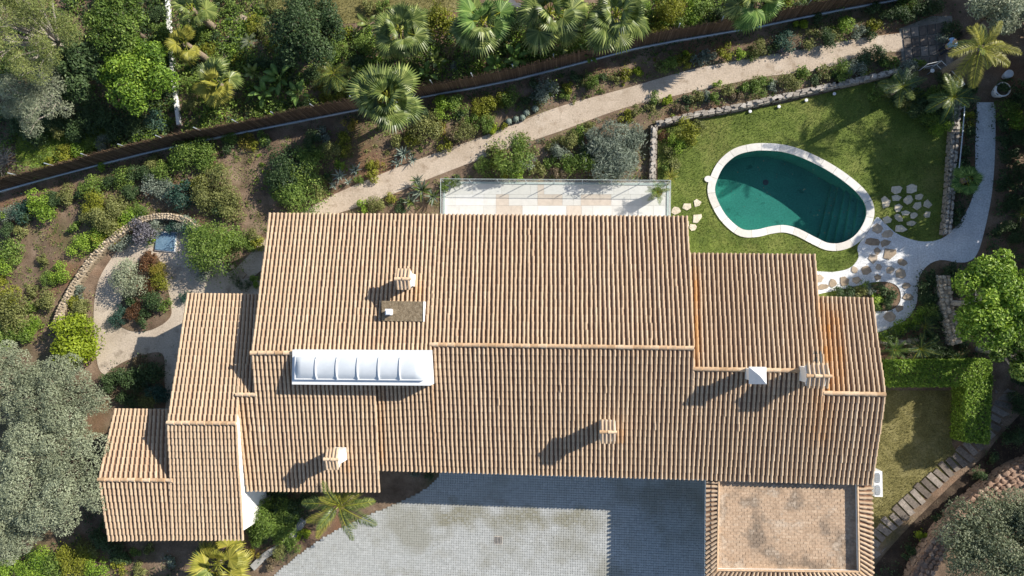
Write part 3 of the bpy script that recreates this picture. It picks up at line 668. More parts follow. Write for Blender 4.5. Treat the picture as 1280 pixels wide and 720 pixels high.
b = MB(); s = .38; V = [(c.x - s, c.y - s, zr + 1.24), (c.x + s, c.y - s, zr + 1.24), (c.x + s, c.y + s, zr + 1.24), (c.x - s, c.y + s, zr + 1.24), (c.x, c.y, zr + 1.72)]
b.add(V, [[0, 1, 4], [1, 2, 4], [2, 3, 4], [3, 0, 4]]); b.add(V, [[3, 2, 1, 0]]); b.build('pyramid_cap', M_WMETAL, ch)
b = MB(); b.box((c.x, c.y, zr + 1.15), .44, .44, .09); b.build('vent', M_DARKMETAL, ch)
# mossy flat chimney slab with its little vent
q = [PA.hit(*p) for p in ((477, 376), (529, 377), (529, 402), (477, 401))]; zt = max(v.z for v in q) + .16
qq = [P(*p, zt) for p in ((477, 376), (529, 377), (529, 402), (477, 401))]
b = MB(); b.prism([(v.x, v.y) for v in qq], zt - .9, zt); sl_ = b.build('roof_slab', M_MOSS, house)
b = MB(); cc = P(529.6, 389.5, zt); b.box((cc.x, cc.y, zt - .9), .035, (qq[0] - qq[3]).length, .93); b.build('slab_edge', M_PLASTER, sl_)
b = MB(); cc = P(486, 390, zt + .3); b.box((cc.x, cc.y, zt), .24, .24, .28); b.box((cc.x, cc.y, zt + .30), .34, .30, .05); b.box((cc.x, cc.y - .02, zt + .36), .22, .2, .04); b.build('vent', M_WMETAL, sl_)
# lead flashing at the wide chimney
for dx in (0, 4.6, 9.2):
    a = PG.hit(1016.5 + dx, 455); e = PG.hit(1016 + dx, 439); b = MB(); b.tube([a + Vector((0, 0, .05)), e + Vector((0, 0, .05))], .055, 6); b.build('flashing', M_DARKMETAL, house)
# skylight
zs = max(PA.hit(450, 440).z, PD.hit(450, 441).z) + .30
cs = [P(365.5, 437, zs), P(537.5, 438, zs), P(537.5, 482, zs), P(365, 480.5, zs)]
b = MB(); b.prism([(v.x, v.y) for v in cs], zs - 1.3, zs); skl = b.build('skylight', M_WMETAL, house)
def sk(u, v, z): return cs[0].lerp(cs[1], u).lerp(cs[3].lerp(cs[2], u), v) + Vector((0, 0, z))
u0, u1, v0, v1 = .028, .958, .17, .85
b = MB(); fr = [sk(u0, v0, 0), sk(u1, v0, 0), sk(u1, v1, 0), sk(u0, v1, 0)]; b.prism([(p.x, p.y) for p in fr], zs - .1, zs + .16); b.build('frame', M_WMETAL, skl)
du = .018; npan = 6
def prof(v): return .17 + .17 * math.sin(math.pi * v) ** .6
def domerow(ua, taper):
    out = []
    for i in range(9):
        v = i / 8; vv = .06 + .88 * v
        out.append(sk(ua, v0 + (v1 - v0) * vv, prof(v) * taper + (1 - taper) * .17))
    return out
for i in range(npan):
    ua = u0 + .012 + (u1 - u0 - .024) * i / npan; ub = u0 + .012 + (u1 - u0 - .024) * (i + 1) / npan
    st = [(ua, 1), (ub, 1)]
    if i == 0: st = [(ua, .0), (ua + .018, .72), (ua + .045, 1), (ub, 1)]
    if i == npan - 1: st = [(ua, 1), (ub - .045, 1), (ub - .018, .72), (ub, .0)]
    rows = [domerow(*s_) for s_ in st]; V = [tuple(p) for r in rows for p in r]
    Fq = [[r * 9 + k, (r + 1) * 9 + k, (r + 1) * 9 + k + 1, r * 9 + k + 1] for r in range(len(rows) - 1) for k in range(8)]
    b = MB(); b.add(V, Fq); b.build('dome_panel', M_DOME, skl, True)
    if i:
        b = MB(); rr_ = [p + Vector((0, 0, .015)) for p in domerow(ua, 1)]; b.tube(rr_, .045, 6); b.build('rib', M_WMETAL, skl, True)

# garage with a flat brick roof and tiled eaves
gz = 3.05
garage = thing('garage', 'garage wing with a flat weathered brick roof edged in clay tiles', 'garage', P(985, 660, 0))
gi = [P(898, 598, gz), P(1071, 600, gz), P(1073, 714, gz), P(896, 712, gz)]
go = [P(884, 596, gz - .06), P(1088, 598, gz - .06), P(1090, 727, gz - .06), P(883, 726, gz - .06)]
b = MB(); b.prism([(v.x, v.y) for v in gi], gz - .6, gz - .20); b.build('flat_roof', M_BRICK, garage)
b = MB(); gc = (gi[0] + gi[2]) / 2; wi = [v.lerp(gc, .02) for v in gi]; b.prism([(v.x, v.y) for v in wi], -.1, gz - .62); b.build('wall', M_PLASTER, garage)
b = MB(); bw, bh = .27, .135; W = (gi[1] - gi[0]).length; Dp = (gi[3] - gi[0]).length; xd = (gi[1] - gi[0]).normalized(); yd = Vector((xd.y, -xd.x, 0)); Ms = []
for j in range(int(Dp / bh)):
    for i in range(int(W / bw) + 1):
        x = (i + (.5 if j % 2 else 0)) * bw; 
        if x < .1 or x > W - .1: continue
        if random.random() < .012: continue
        p = gi[0] + xd * x + yd * ((j + .5) * bh) + Vector((0, 0, -.222 + random.uniform(-.003, .004)))
        M4 = np.eye(4); M4[:3, 0] = (xd + yd * random.uniform(-.03, .03)); M4[:3, 1] = -yd; M4[:3, 3] = p; M4[:3, 2] = (random.uniform(-.01, .01), random.uniform(-.01, .01), 1); Ms.append(M4)
hx, hy = bw / 2 - .003, bh / 2 - .003
V8 = [(-hx, -hy, 0), (hx, -hy, 0), (hx, hy, 0), (-hx, hy, 0), (-hx + .008, -hy + .008, .03), (hx - .008, -hy + .008, .03), (hx - .008, hy - .008, .03), (-hx + .008, hy - .008, .03)]
b.inst(Ms, V8, [[4, 5, 6, 7], [0, 1, 5, 4], [1, 2, 6, 5], [2, 3, 7, 6], [3, 0, 4, 7]], np.clip(RNG.normal(.55, .13, len(Ms)), 0, 1)); kind(b.build('roof_bricks', M_BRICK, garage), 'stuff')
for a, e in ((3, 0), (1, 2), (2, 3)):      # eave strips: deck, parapet and tiles
    b = MB(); nz = Vector((0, 0, -.03)); ia, ie, oa, oe = gi[a], gi[e], go[a], go[e]
    V = [tuple(v + nz) for v in (oa, oe, ie + Vector((0, 0, .05)), ia + Vector((0, 0, .05)))] + [tuple(v - Vector((0, 0, .6))) for v in (oa, oe, ie, ia)]
    b.add(V, [[0, 1, 2, 3], [4, 5, 1, 0], [5, 6, 2, 1], [6, 7, 3, 2], [7, 4, 0, 3], [7, 6, 5, 4]]); b.build('eave', M_PLASTER, garage)
    covers2, covers[:] = list(covers), []; pans2, pans[:] = list(pans), []
    tile_region([oa, oe, ia + Vector((0, 0, .05)), ie + Vector((0, 0, .05))], pitch=.225, expo=.30, target='g')
    for M4, t, st, dist, reg in covers:
        o = link('roof_tile', VAR[min(7, max(0, int((t - .21) / .08)))], garage); o.matrix_basis = Matrix(M4.tolist())
    b = MB(); b.inst([t[0] for t in pans], PV, PF_, [t[1] for t in pans], 0); kind(b.build('pan_tiles', M_PAN, garage, True), 'stuff')
    b = MB(); dd = (ie - ia); nrm = Vector((-dd.y, dd.x, 0)).normalized(); b.tube([ia + Vector((0, 0, .075)), ie + Vector((0, 0, .075))], .055, 6); b.build('mortar_edge', M_RIDGE, garage)
for k in (2, 3): ridge(gi[k] + Vector((0, 0, .0)), go[k] + Vector((0, 0, 0)), garage, .09, .35, .7)

# heat pump beside the garage
c = P(1098, 605, 1.25); t = thing('heat_pump', 'white outdoor heat pump with two grey grilles on top beside the garage wall', 'heat pump', (c.x, c.y, 0))
b = MB(); b.box((c.x, c.y, .06), .38, 1.25, 1.2); b.build('cabinet', M_WMETAL, t)
for sy in (-1, 1):
    b = MB(); yy = c.y + sy * .30; b.prism([(c.x - .05 + .13 * math.copysign(abs(math.cos(a)) ** .6, math.cos(a)), yy + .25 * math.copysign(abs(math.sin(a)) ** .6, math.sin(a))) for a in [k * .3927 for k in range(16)]], 1.255, 1.275); f_ = b.build('fan_grille', M_GPOT, t)
    for k in range(5): b = MB(); b.box((c.x - .05, yy - .18 + k * .09, 1.276), .2, .015, .012); b.build('slat', M_STEEL, f_)
    b = MB(); b.box((c.x, c.y + sy * .45, 0), .42, .08, .06); b.build('foot', M_DARKMETAL, t)

# ------------------------------------------------------------------ terrace with glass balustrade
terrace = kind(MB().prism([(p.x, p.y) for p in TERRACE], -.1, .10).build('terrace', M_TRAV), 'structure')
def tz(px, py): return P(px, py, .105)
rows = [(228, 243), (243, 257), (257, 271), (271, 289)]
beige = [(1, 672, 703), (1, 726, 764), (2, 620, 653), (2, 708, 727), (1, 620, 636), (0, 672, 680)]
for r, (ya, yb) in enumerate(rows):
    cuts = [555]; fixed = sorted([x for rr_, a, e in beige if rr_ == r for x in (a, e)])
    while cuts[-1] < 836:
        nx_ = cuts[-1] + random.choice((14, 19, 24, 30, 36)); 
        for fx in fixed:
            if cuts[-1] < fx - 1 and nx_ > fx - 8: nx_ = fx; break
        cuts.append(min(nx_, 836))
    for a, e in zip(cuts, cuts[1:]):
        if e - a < 2: continue
        isb = any(rr_ == r and a >= x0 - 1 and e <= x1 + 1 for rr_, x0, x1 in beige)
        q = [tz(a + .08, ya + .08), tz(e - .08, ya + .08), tz(e - .08, yb - .08), tz(a + .08, yb - .08)]
        b = MB(); b.prism([(v.x, v.y) for v in q], .10, .125 + random.uniform(0, .003), tint=random.random()); b.build('floor_tile', M_TRAVB if isb else M_TRAV, terrace)
bal = thing('glass_balustrade', 'frameless glass balustrade around the white terrace', 'balustrade', P(695, 228, .1))
def balrun(a, e, n):
    d = (e - a) / n; nrm = Vector((-d.y, d.x, 0)).normalized()
    for i in range(n):
        p, q = a + d * (i + .002), a + d * (i + .998); b = MB()
        b.prism([(v.x, v.y) for v in (p - nrm * .008, q - nrm * .008, q + nrm * .008, p + nrm * .008)], .16, 1.17); b.build('glass_panel', M_GLASS, bal)
    for i in range(n + 1):
        p = a + d * i; b = MB(); b.box((p.x, p.y, .12), .022, .03, 1.0, math.atan2(d.y, d.x)); b.build('post', M_STEEL, bal)
    b = MB(); b.prism([(v.x, v.y) for v in (a - nrm * .05, e - nrm * .05, e + nrm * .05, a + nrm * .05)], .105, .17); b.build('base_channel', M_RAILG, bal)
    b = MB(); b.tube([a + Vector((0, 0, 1.19)), e + Vector((0, 0, 1.19))], .016, 6); b.build('handrail', M_RAILG, bal)
A_, B_, C_, D_ = P(556, 229, 0), P(834.5, 231, 0), P(834, 275, 0), P(556, 275, 0)
balrun(A_, B_, 8); balrun(B_, C_, 1); balrun(D_, A_, 1)

# ------------------------------------------------------------------ swimming pool
pool = thing('swimming_pool', 'kidney-shaped swimming pool of emerald water with white coping', 'swimming pool', P(985, 245, 0))
DEEP = -1.5
b = MB(); n = len(POOL)
b.add([(p.x, p.y, z) for z in (DEEP, .03) for p in POOL], [[i, n + i, n + (i + 1) % n, (i + 1) % n] for i in range(n)])
b.build('basin_wall', M_POOL, pool); sheet('basin_floor', [p.to_2d() for p in POOL], DEEP, M_POOL, k=None, parent=pool)
sheet('water', [p.to_2d() for p in POOL], -.10, M_WATER, k=None, parent=pool)
def clip(poly, p, nrm):
    out = []
    for i in range(len(poly)):
        a, e = poly[i], poly[(i + 1) % len(poly)]; da, de = (a - p).dot(nrm), (e - p).dot(nrm)
        if da >= 0: out.append(a)
        if da * de < 0: out.append(a.lerp(e, da / (da - de)))
    return out
POOLs = [p.to_2d() for p in offset(POOL, -.004)]
for k in range(5):
    a, e = P(1048 + k * 7.5, 239).to_2d(), P(1031 + k * 9.0, 306).to_2d(); d = (e - a).normalized(); nn = Vector((-d.y, d.x)); nn = nn if nn.x > 0 else -nn
    cp = clip(POOLs, a, nn)
    if len(cp) > 2: MB().prism([tuple(v) for v in cp], DEEP + .002 + .001 * k, DEEP + .25 * (k + 1)).build('step', M_POOL, pool)
g_ = P(957, 228, DEEP); b = MB(); b.prism([(g_.x + .16 * math.cos(a * .3927), g_.y + .16 * math.sin(a * .3927)) for a in range(16)], DEEP + .004, DEEP + .02); b.build('floor_drain', M_DARKMETAL, pool)
m_ = 5; n = len(POOL); i = 0
while i < n:
    j = min(i + m_, n); b = MB()
    if n - j < 3: j = n
    inn = [POOL[k % n] for k in range(i, j + 1)]; out = [POOL_OUT[k % n] for k in range(i, j + 1)]
    def tr(l, other): l = list(l); l[0] = l[0].lerp(l[1], .04); l[-1] = l[-1].lerp(l[-2], .04); return l
    inn, out = tr(inn, 0), tr(out, 0); inn = [p + (p - o_) * .06 for p, o_ in zip(inn, out)]
    b.prism([(p.x, p.y) for p in inn] + [(p.x, p.y) for p in reversed(out)], .006, .06 + random.uniform(-.003, .003)); b.build('coping_stone', M_COPING, pool); i = j
c = P(885, 224); b = MB(); b.prism([(c.x + .2 * math.cos(a * .3927), c.y + .17 * math.sin(a * .3927)) for a in range(16)], .005, .075); b.build('spout_slab', M_COPING, pool)

# ------------------------------------------------------------------ brushwood fence
fence_px = [(-40, 250), (0, 240), (70, 221), (143, 202), (213, 185), (320, 163), (447, 138), (533, 121), (580, 113), (640, 101), (720, 81), (800, 60), (880, 46), (960, 32), (1030, 17), (1103, 4), (1160, -7)]
FL = resample(catmull([P(a, b) for a, b in fence_px], 4), 2.2)
fence = thing('brushwood_fence', 'long brown brushwood fence with a steel rail along its foot', 'fence', FL[len(FL) // 2])
for a, e in zip(FL, FL[1:]):
    d = e - a; L = d.length; d = d / L; nrm = Vector((-d.y, d.x, 0)); b = MB(); n = int(L / .045); Ms = []; T = []
    th = random.uniform(1.5, 1.75)
    for i in range(n):
        for lay_ in (0, 1):
            p = a + d * (L * (i + random.random()) / n) + nrm * (.02 + .05 * lay_ + random.uniform(-.015, .015))
            h = th + random.gauss(0, .10); w = random.uniform(.03, .055); le = random.uniform(-.06, .06)
            M4 = np.eye(4); M4[:3, 0] = d * w; M4[:3, 1] = nrm * .03; M4[:3, 2] = Vector((d.x * le, d.y * le, h)); M4[:3, 3] = p + Vector((0, 0, .15)); Ms.append(M4); T.append(random.random())
    V = [(-.5, -.5, 0), (.5, -.5, 0), (0, .6, 0), (-.25, -.2, 1), (.25, -.2, 1), (0, .3, 1)]
    b.inst(Ms, V, [[0, 1, 4, 3], [1, 2, 5, 4], [2, 0, 3, 5]], T); b.inst(Ms, V, [[3, 4, 5]], T)
    b.box(tuple((a + e) / 2 + nrm * .045 + Vector((0, 0, .12))), L, .03, th - .2, math.atan2(d.y, d.x), .35)
    b.build('brushwood_panel', M_BRUSH, fence)
    b = MB(); b.tube([a + nrm * .12, a + nrm * .12 + Vector((0, 0, 2.0))], .03, 5); b.build('post', M_STEEL, fence)
    b = MB(); b.box(tuple((a + e) / 2 - nrm * .02 + Vector((0, 0, -.05))), L * 1.01, .14, .30, math.atan2(d.y, d.x)); b.build('kerb', M_GREYSTONE, fence)
    b = MB(); b.tube([a - nrm * .07 + Vector((0, 0, .28)), e - nrm * .07 + Vector((0, 0, .28))], .05, 6); b.build('rail', M_STEEL, fence)
# white boundary wall beyond the fence
b = MB(); wl = [P(212, -20), P(214, 30), P(219, 90), P(227, 158)]; nw = len(wl)
t = thing('boundary_wall', 'thin whitewashed wall running up behind the bright green tree', 'wall', wl[1])
for a, e in zip(wl, wl[1:]):
    d = e - a; b = MB(); b.box(tuple((a + e) / 2 + Vector((0, 0, -.05))), d.length * .995, .20, .40, math.atan2(d.y, d.x)); b.build('wall_section', M_PLASTER, t)
# ------------------------------------------------------------------ plants
def leaves(b, C, Nn, ln, asp, tint, rng, m=0, droop=0.0):
    n = len(C); r = rng.normal(size=(n, 3)); r[:, 2] -= droop
    Nn = Nn / np.linalg.norm(Nn, axis=1, keepdims=True)
    u = r - (r * Nn).sum(1, keepdims=True) * Nn; u /= np.linalg.norm(u, axis=1, keepdims=True) + 1e-9
    v = np.cross(Nn, u); l = (ln * rng.uniform(.65, 1.25, n))[:, None]; w = l * asp
    V = np.stack([C - u * l * .5, C + v * w * .5 + Nn * w * .10, C + u * l * .5 - Nn * l * .08, C - v * w * .5 + Nn * w * .10], 1).reshape(-1, 3)
    b.add(V, [np.arange(4 * n).reshape(n, 4)], np.repeat(np.clip(tint, 0, 1), 4), m)
def foliage(b, lobes, n, ln, asp, rng, m=0, shell=.4, droop=.2, low=-.35, flat=1.0, spread=.18):
    lob = np.array([(c[0], c[1], c[2], r) for c, r in lobes]); w = lob[:, 3] ** 2; w /= w.sum()
    k = rng.choice(len(lob), n, p=w); d = rng.normal(size=(n * 2, 3)); d /= np.linalg.norm(d, axis=1, keepdims=True)
    d = d[d[:, 2] > low][:n]
    while len(d) < n: d = np.concatenate([d, d])[:n]
    r = lob[k, 3] * (1 - shell * rng.random(n) ** 1.6) * rng.uniform(.88, 1.1, n)
    C = lob[k, :3] + d * r[:, None] * np.array([1, 1, flat])
    lt = rng.normal(0, .10, len(lob))
    leaves(b, C, d * .7 + rng.normal(size=(n, 3)) * .55 + np.array([0, 0, .35]), ln, asp, rng.normal(.5, spread, n) + lt[k], rng, m, droop)
_shrub = {}
SH = {  # leaf-length factor, aspect, count factor, droop
 'lime': ('lime', 1.25, .6, 2.0, .1), 'willow': ('silver', 1.9, .16, 1.3, .5), 'spiky': ('mid', 1.7, .2, 1.0, -.3), 'conifer': ('dark', .8, .25, 1.5, .2),
}
def shrub_mesh(typ, cls, var, nm='shrub'):
    key = (typ, cls, var)
    if key in _shrub: return _shrub[key]
    mt, lf, asp, nf, dr = SH.get(typ, (typ, 1, .52, 1, .15))
    rng = np.random.default_rng(abs(hash((cls, var))) % 1000 + len(_shrub)); b = MB()
    n, ln, nl = [(150, .36, 4), (420, .22, 6), (1300, .13, 9), (3400, .085, 14), (6500, .06, 20)][cls]
    lobes = []
    for i in range(nl):
        a = rng.uniform(0, 6.283); q = math.sqrt(rng.random()) * .68; r = rng.uniform(.26, .5) if nl > 4 else rng.uniform(.4, .6)
        lobes.append(((math.cos(a) * q, math.sin(a) * q, rng.uniform(.3, .62) + .35 * (1 - q)), r))
    foliage(b, lobes, int(n * nf), ln * lf, asp, rng, 0, .55, dr, -.6)
    k = max(4, n // 20)      # stray shoots beyond the outline
    a = rng.uniform(0, 6.283, k); q = rng.uniform(.6, 1.12, k)
    leaves(b, np.stack([np.cos(a) * q, np.sin(a) * q, rng.uniform(.1, .7, k)], 1), rng.normal(size=(k, 3)) * .5 + np.array([0, 0, 1]), ln * lf, asp, rng.normal(.55, .2, k), rng)
    for i in range(5):
        c, r = lobes[i % nl]; b.tube([(0, 0, -.05), (c[0] * .5, c[1] * .5, c[2] * .5), (c[0], c[1], c[2])], [.035, .025, .012], 4, m=1)
    _shrub[key] = b.mesh(nm, [LEAF[mt], M_BARK]); _raw[key] = (np.concatenate(b.V), list(b.Fc), list(b.mi), np.concatenate(b.T)); return _shrub[key]
_raw = {}; SHADE = {}
ADJ = {'mid': 'mid-green', 'yellow': 'yellow-green', 'lime': 'vivid lime-yellow', 'dark': 'dark green', 'silver': 'silvery green', 'olive': 'olive-green', 'red': 'red-leaved', 'bright': 'bright green', 'orange': 'orange-tipped', 'dry': 'dry brownish', 'teal': 'blue-green', 'lavender': 'greyish mauve', 'willow': 'narrow-leaved silver-green', 'spiky': 'spiky green', 'conifer': 'dark feathery', 'greytree': 'grey-green'}
ZONE = {
 'bankL': 'on the bank below the fence, far left', 'fence': 'between fence and beige gravel path', 'house': 'between gravel path and house',
 'poolwall': 'between gravel path and pool-lawn wall', 'lawncorner': 'in the corner bed of the pool lawn', 'dark': 'in the shade right of the white path',
 'terrace': 'around the gravel seating terrace', 'slope': 'on the bare slope left of the curved wall', 'south': 'below the left roof wing', 'kerb': 'beside the courtyard edge below the roof',
 'upper': 'in the garden above the fence', 'upleft': 'under the trees at top left', 'loop': 'inside the loop of white gravel', 'pier': 'between white gravel and rubble wall', 'pergola': 'around the paver steps at top right', 'nearR': 'near the slab path', 'bed': 'in the round island bed', 'shadebed': 'in the shaded bed beside the left wing'}
PENDING = []
def S(zone, lst):
    for e in lst:
        px, py, r, typ = e[:4]; h = e[4] if len(e) > 4 else random.uniform(.75, 1.05)
        s0 = ppm(px, py, .4); rm = r * (1.22 if zone not in ('bed', 'upper') else 1.1) / s0; z = rm * h * .55; p = P(px, py, z); p.z = 0
        cls = 0 if rm < .3 else 1 if rm < .55 else 2 if rm < 1.0 else 3 if rm < 1.7 else 4
        var = random.randrange(3); me = shrub_mesh(typ, cls, var)
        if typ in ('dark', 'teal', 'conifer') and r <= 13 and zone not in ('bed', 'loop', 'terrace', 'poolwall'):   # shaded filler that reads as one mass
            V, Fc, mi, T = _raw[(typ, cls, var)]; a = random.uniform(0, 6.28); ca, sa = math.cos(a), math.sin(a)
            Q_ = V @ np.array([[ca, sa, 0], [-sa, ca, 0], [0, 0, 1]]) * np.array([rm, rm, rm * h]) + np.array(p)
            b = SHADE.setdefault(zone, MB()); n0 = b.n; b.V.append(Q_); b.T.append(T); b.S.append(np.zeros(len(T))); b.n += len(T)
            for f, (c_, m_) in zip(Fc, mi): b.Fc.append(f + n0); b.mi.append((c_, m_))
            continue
        o = link('shrub' if r >= 10 else 'garden_plant', me)
        o.matrix_basis = Matrix.Translation(p) @ Matrix.Rotation(random.uniform(0, 6.28), 4, 'Z') @ Matrix.Diagonal((rm * random.uniform(.92, 1.1), rm * random.uniform(.92, 1.1), rm * h, 1))
        size = 'tiny' if r < 8 else 'small' if r < 12 else 'medium-sized' if r < 19 else 'large' if r < 28 else 'very large'
        PENDING.append((size, ADJ[typ], zone, px, py, o, 'shrub' if r >= 10 else 'plant'))
ORD = ['leftmost', 'second', 'third', 'fourth', 'fifth', 'sixth', 'seventh', 'eighth', 'ninth', 'tenth', 'eleventh', 'twelfth', 'thirteenth', 'fourteenth', 'fifteenth', 'sixteenth']
def label_shrubs():
    g = {}
    for s_, a, z, px, py, o, nn in PENDING: g.setdefault((s_, a, z, nn), []).append((px, py, o))
    for (s_, a, z, nn), l in g.items():
        l.sort(key=lambda t: t[0])
        for i, (px, py, o) in enumerate(l):
            lb = '%s %s %s %s' % (s_, a, nn, ZONE[z])
            if len(l) > 1: lb += ', ' + ('leftmost' if i == 0 else 'rightmost' if i == len(l) - 1 else ORD[i] + ' from left')
            tag(o, lb, nn, nn + 's ' + ZONE[z])
S('bankL', [(12, 268, 11, 'silver'), (30, 262, 14, 'teal'), (50, 250, 13, 'bright'), (67, 253, 12, 'dark'), (84, 245, 13, 'olive'), (54, 269, 13, 'bright'), (30, 272, 9, 'dark'), (118, 236, 15, 'mid'), (101, 241, 9, 'dark'), (140, 228, 11, 'dark'), (155, 222, 13, 'mid'), (172, 218, 12, 'teal'), (192, 205, 10, 'olive'), (5, 270, 8, 'bright'), (205, 215, 13, 'mid'), (185, 222, 13, 'dark'), (196, 232, 15, 'silver'), (212, 240, 14, 'silver'), (228, 243, 17, 'teal'), (240, 195, 21, 'mid'), (256, 202, 14, 'mid'), (222, 200, 11, 'bright'), (268, 206, 9, 'mid'), (275, 213, 6, 'dark'), (268, 236, 22, 'olive'), (262, 240, 10, 'red'), (252, 230, 11, 'yellow'), (282, 248, 14, 'olive'), (258, 252, 15, 'olive'), (290, 172, 10, 'mid'), (284, 184, 8, 'teal'), (308, 177, 9, 'orange'), (318, 182, 8, 'yellow'), (335, 180, 8, 'teal'), (328, 172, 8, 'mid'), (112, 200, 8, 'yellow'), (128, 203, 9, 'bright'), (290, 265, 16, 'olive'), (272, 262, 11, 'dark')])
S('slope', [(122, 258, 17, 'yellow'), (135, 270, 19, 'olive'), (150, 258, 13, 'olive'), (160, 268, 14, 'bright'), (130, 288, 15, 'yellow'), (112, 270, 13, 'olive'), (145, 285, 12, 'yellow'), (165, 245, 12, 'dark'), (175, 262, 11, 'mid'), (118, 300, 14, 'bright'), (95, 285, 9, 'mid'), (100, 310, 12, 'bright'), (75, 340, 12, 'bright'), (60, 348, 11, 'mid'), (8, 295, 13, 'teal'), (14, 315, 15, 'mid'), (24, 290, 9, 'olive'), (6, 330, 12, 'bright'), (15, 390, 22, 'olive'), (8, 372, 15, 'yellow'), (24, 412, 15, 'mid'), (42, 365, 9, 'olive'), (36, 386, 9, 'mid'), (46, 402, 10, 'bright'), (37, 415, 11, 'bright'), (4, 350, 8, 'yellow'), (60, 375, 14, 'olive'), (55, 325, 8, 'olive'), (5, 420, 14, 'mid')])
S('terrace', [(265, 312, 33, 'mid', .9), (252, 296, 14, 'bright'), (282, 300, 13, 'bright'), (258, 338, 12, 'silver'), (240, 290, 14, 'teal'), (232, 281, 11, 'silver'), (216, 283, 9, 'teal'), (180, 289, 16, 'lavender'), (196, 282, 11, 'silver'), (158, 298, 9, 'silver'), (146, 305, 9, 'silver'), (188, 302, 6, 'bright'), (92, 425, 26, 'lime', 1.0), (100, 388, 13, 'olive'), (92, 375, 9, 'yellow'), (108, 378, 9, 'olive'), (100, 366, 8, 'silver'), (300, 296, 12, 'mid'), (318, 295, 9, 'olive'), (322, 303, 8, 'yellow'), (310, 303, 10, 'mid'), (320, 351, 7, 'bright'), (296, 352, 9, 'conifer'), (308, 358, 8, 'conifer'), (90, 458, 9, 'silver'), (232, 372, 8, 'teal'), (88, 372, 8, 'olive')])
S('bed', [(161, 349, 21, 'greytree', 1.05), (186, 333, 12, 'red'), (198, 340, 12, 'orange'), (201, 352, 12, 'yellow'), (190, 355, 12, 'red'), (196, 372, 15, 'dark'), (180, 362, 10, 'red'), (206, 381, 9, 'mid'), (152, 386, 8, 'teal'), (147, 400, 11, 'teal'), (170, 390, 11, 'red'), (183, 388, 10, 'dark'), (188, 322, 9, 'red'), (178, 403, 9, 'dark'), (164, 374, 10, 'dark')])
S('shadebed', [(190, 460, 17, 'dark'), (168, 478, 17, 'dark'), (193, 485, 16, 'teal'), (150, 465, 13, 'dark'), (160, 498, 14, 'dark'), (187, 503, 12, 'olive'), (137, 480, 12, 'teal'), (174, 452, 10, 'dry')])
S('fence', [(365, 217, 26, 'dark'), (378, 206, 20, 'mid'), (352, 230, 17, 'mid'), (378, 245, 27, 'mid'), (395, 238, 15, 'olive'), (392, 172, 11, 'teal'), (404, 168, 9, 'silver'), (428, 172, 9, 'yellow'), (437, 157, 9, 'orange'), (430, 184, 10, 'yellow'), (412, 188, 12, 'olive'), (400, 193, 13, 'mid'), (385, 190, 10, 'dark'), (425, 206, 7, 'bright'), (412, 220, 8, 'teal'), (463, 208, 8, 'yellow'), (466, 218, 8, 'yellow'), (474, 205, 6, 'orange'), (448, 225, 6, 'mid'), (530, 163, 17, 'olive'), (540, 150, 12, 'olive'), (515, 173, 11, 'yellow'), (525, 145, 13, 'dark'), (498, 178, 9, 'olive'), (548, 160, 9, 'orange'), (556, 137, 13, 'bright'), (552, 128, 8, 'lime'), (570, 133, 13, 'mid'), (575, 146, 9, 'teal'), (557, 181, 9, 'yellow'), (578, 163, 14, 'olive'), (590, 155, 10, 'mid'), (568, 170, 12, 'dry'), (601, 132, 11, 'yellow'), (612, 128, 10, 'yellow'), (605, 142, 9, 'yellow'), (628, 120, 9, 'yellow'), (622, 130, 7, 'yellow'), (641, 122, 13, 'mid'), (655, 128, 8, 'teal'), (608, 152, 11, 'mid'), (616, 160, 6, 'lime'), (630, 157, 5, 'yellow'), (680, 114, 14, 'silver'), (690, 110, 10, 'mid'), (672, 122, 9, 'teal'), (711, 111, 9, 'yellow'), (706, 117, 7, 'mid'), (742, 101, 11, 'mid'), (752, 95, 8, 'dark'), (732, 106, 8, 'olive'), (783, 91, 9, 'yellow'), (797, 91, 7, 'lime'), (822, 84, 9, 'olive'), (834, 80, 11, 'mid'), (846, 78, 8, 'yellow'), (860, 76, 9, 'yellow'), (857, 68, 5, 'lime'), (875, 72, 10, 'silver'), (888, 70, 9, 'silver'), (907, 65, 10, 'yellow'), (925, 67, 8, 'bright'), (950, 61, 11, 'olive'), (940, 68, 7, 'mid'), (982, 50, 15, 'teal'), (978, 62, 9, 'lavender'), (968, 58, 9, 'dark'), (1001, 31, 8, 'lime'), (1012, 53, 9, 'olive'), (1018, 40, 9, 'olive'), (1034, 50, 13, 'dark'), (1055, 36, 12, 'bright'), (1044, 40, 9, 'olive'), (1073, 40, 9, 'silver'), (1094, 33, 9, 'yellow'), (1088, 42, 8, 'dark'), (770, 98, 8, 'olive'), (1020, 22, 9, 'dark'), (668, 105, 8, 'dark'), (720, 96, 9, 'dark')])
S('house', [(455, 257, 8, 'bright'), (487, 247, 7, 'yellow'), (470, 257, 10, 'olive'), (502, 258, 9, 'dark'), (640, 192, 26, 'mid'), (625, 200, 13, 'yellow'), (655, 178, 10, 'olive'), (660, 204, 10, 'silver'), (605, 208, 11, 'mid'), (617, 186, 9, 'olive'), (632, 218, 9, 'yellow'), (648, 216, 10, 'bright'), (700, 190, 13, 'silver'), (690, 182, 9, 'olive'), (712, 176, 13, 'olive'), (725, 168, 10, 'mid'), (735, 160, 9, 'olive'), (690, 205, 10, 'mid'), (672, 212, 10, 'olive'), (715, 205, 14, 'mid'), (728, 195, 13, 'dark'), (768, 188, 32, 'willow', .8), (748, 180, 17, 'willow'), (790, 172, 16, 'willow'), (785, 200, 18, 'willow'), (740, 205, 16, 'mid'), (560, 232, 9, 'mid'), (572, 226, 7, 'teal'), (700, 215, 9, 'dry')])
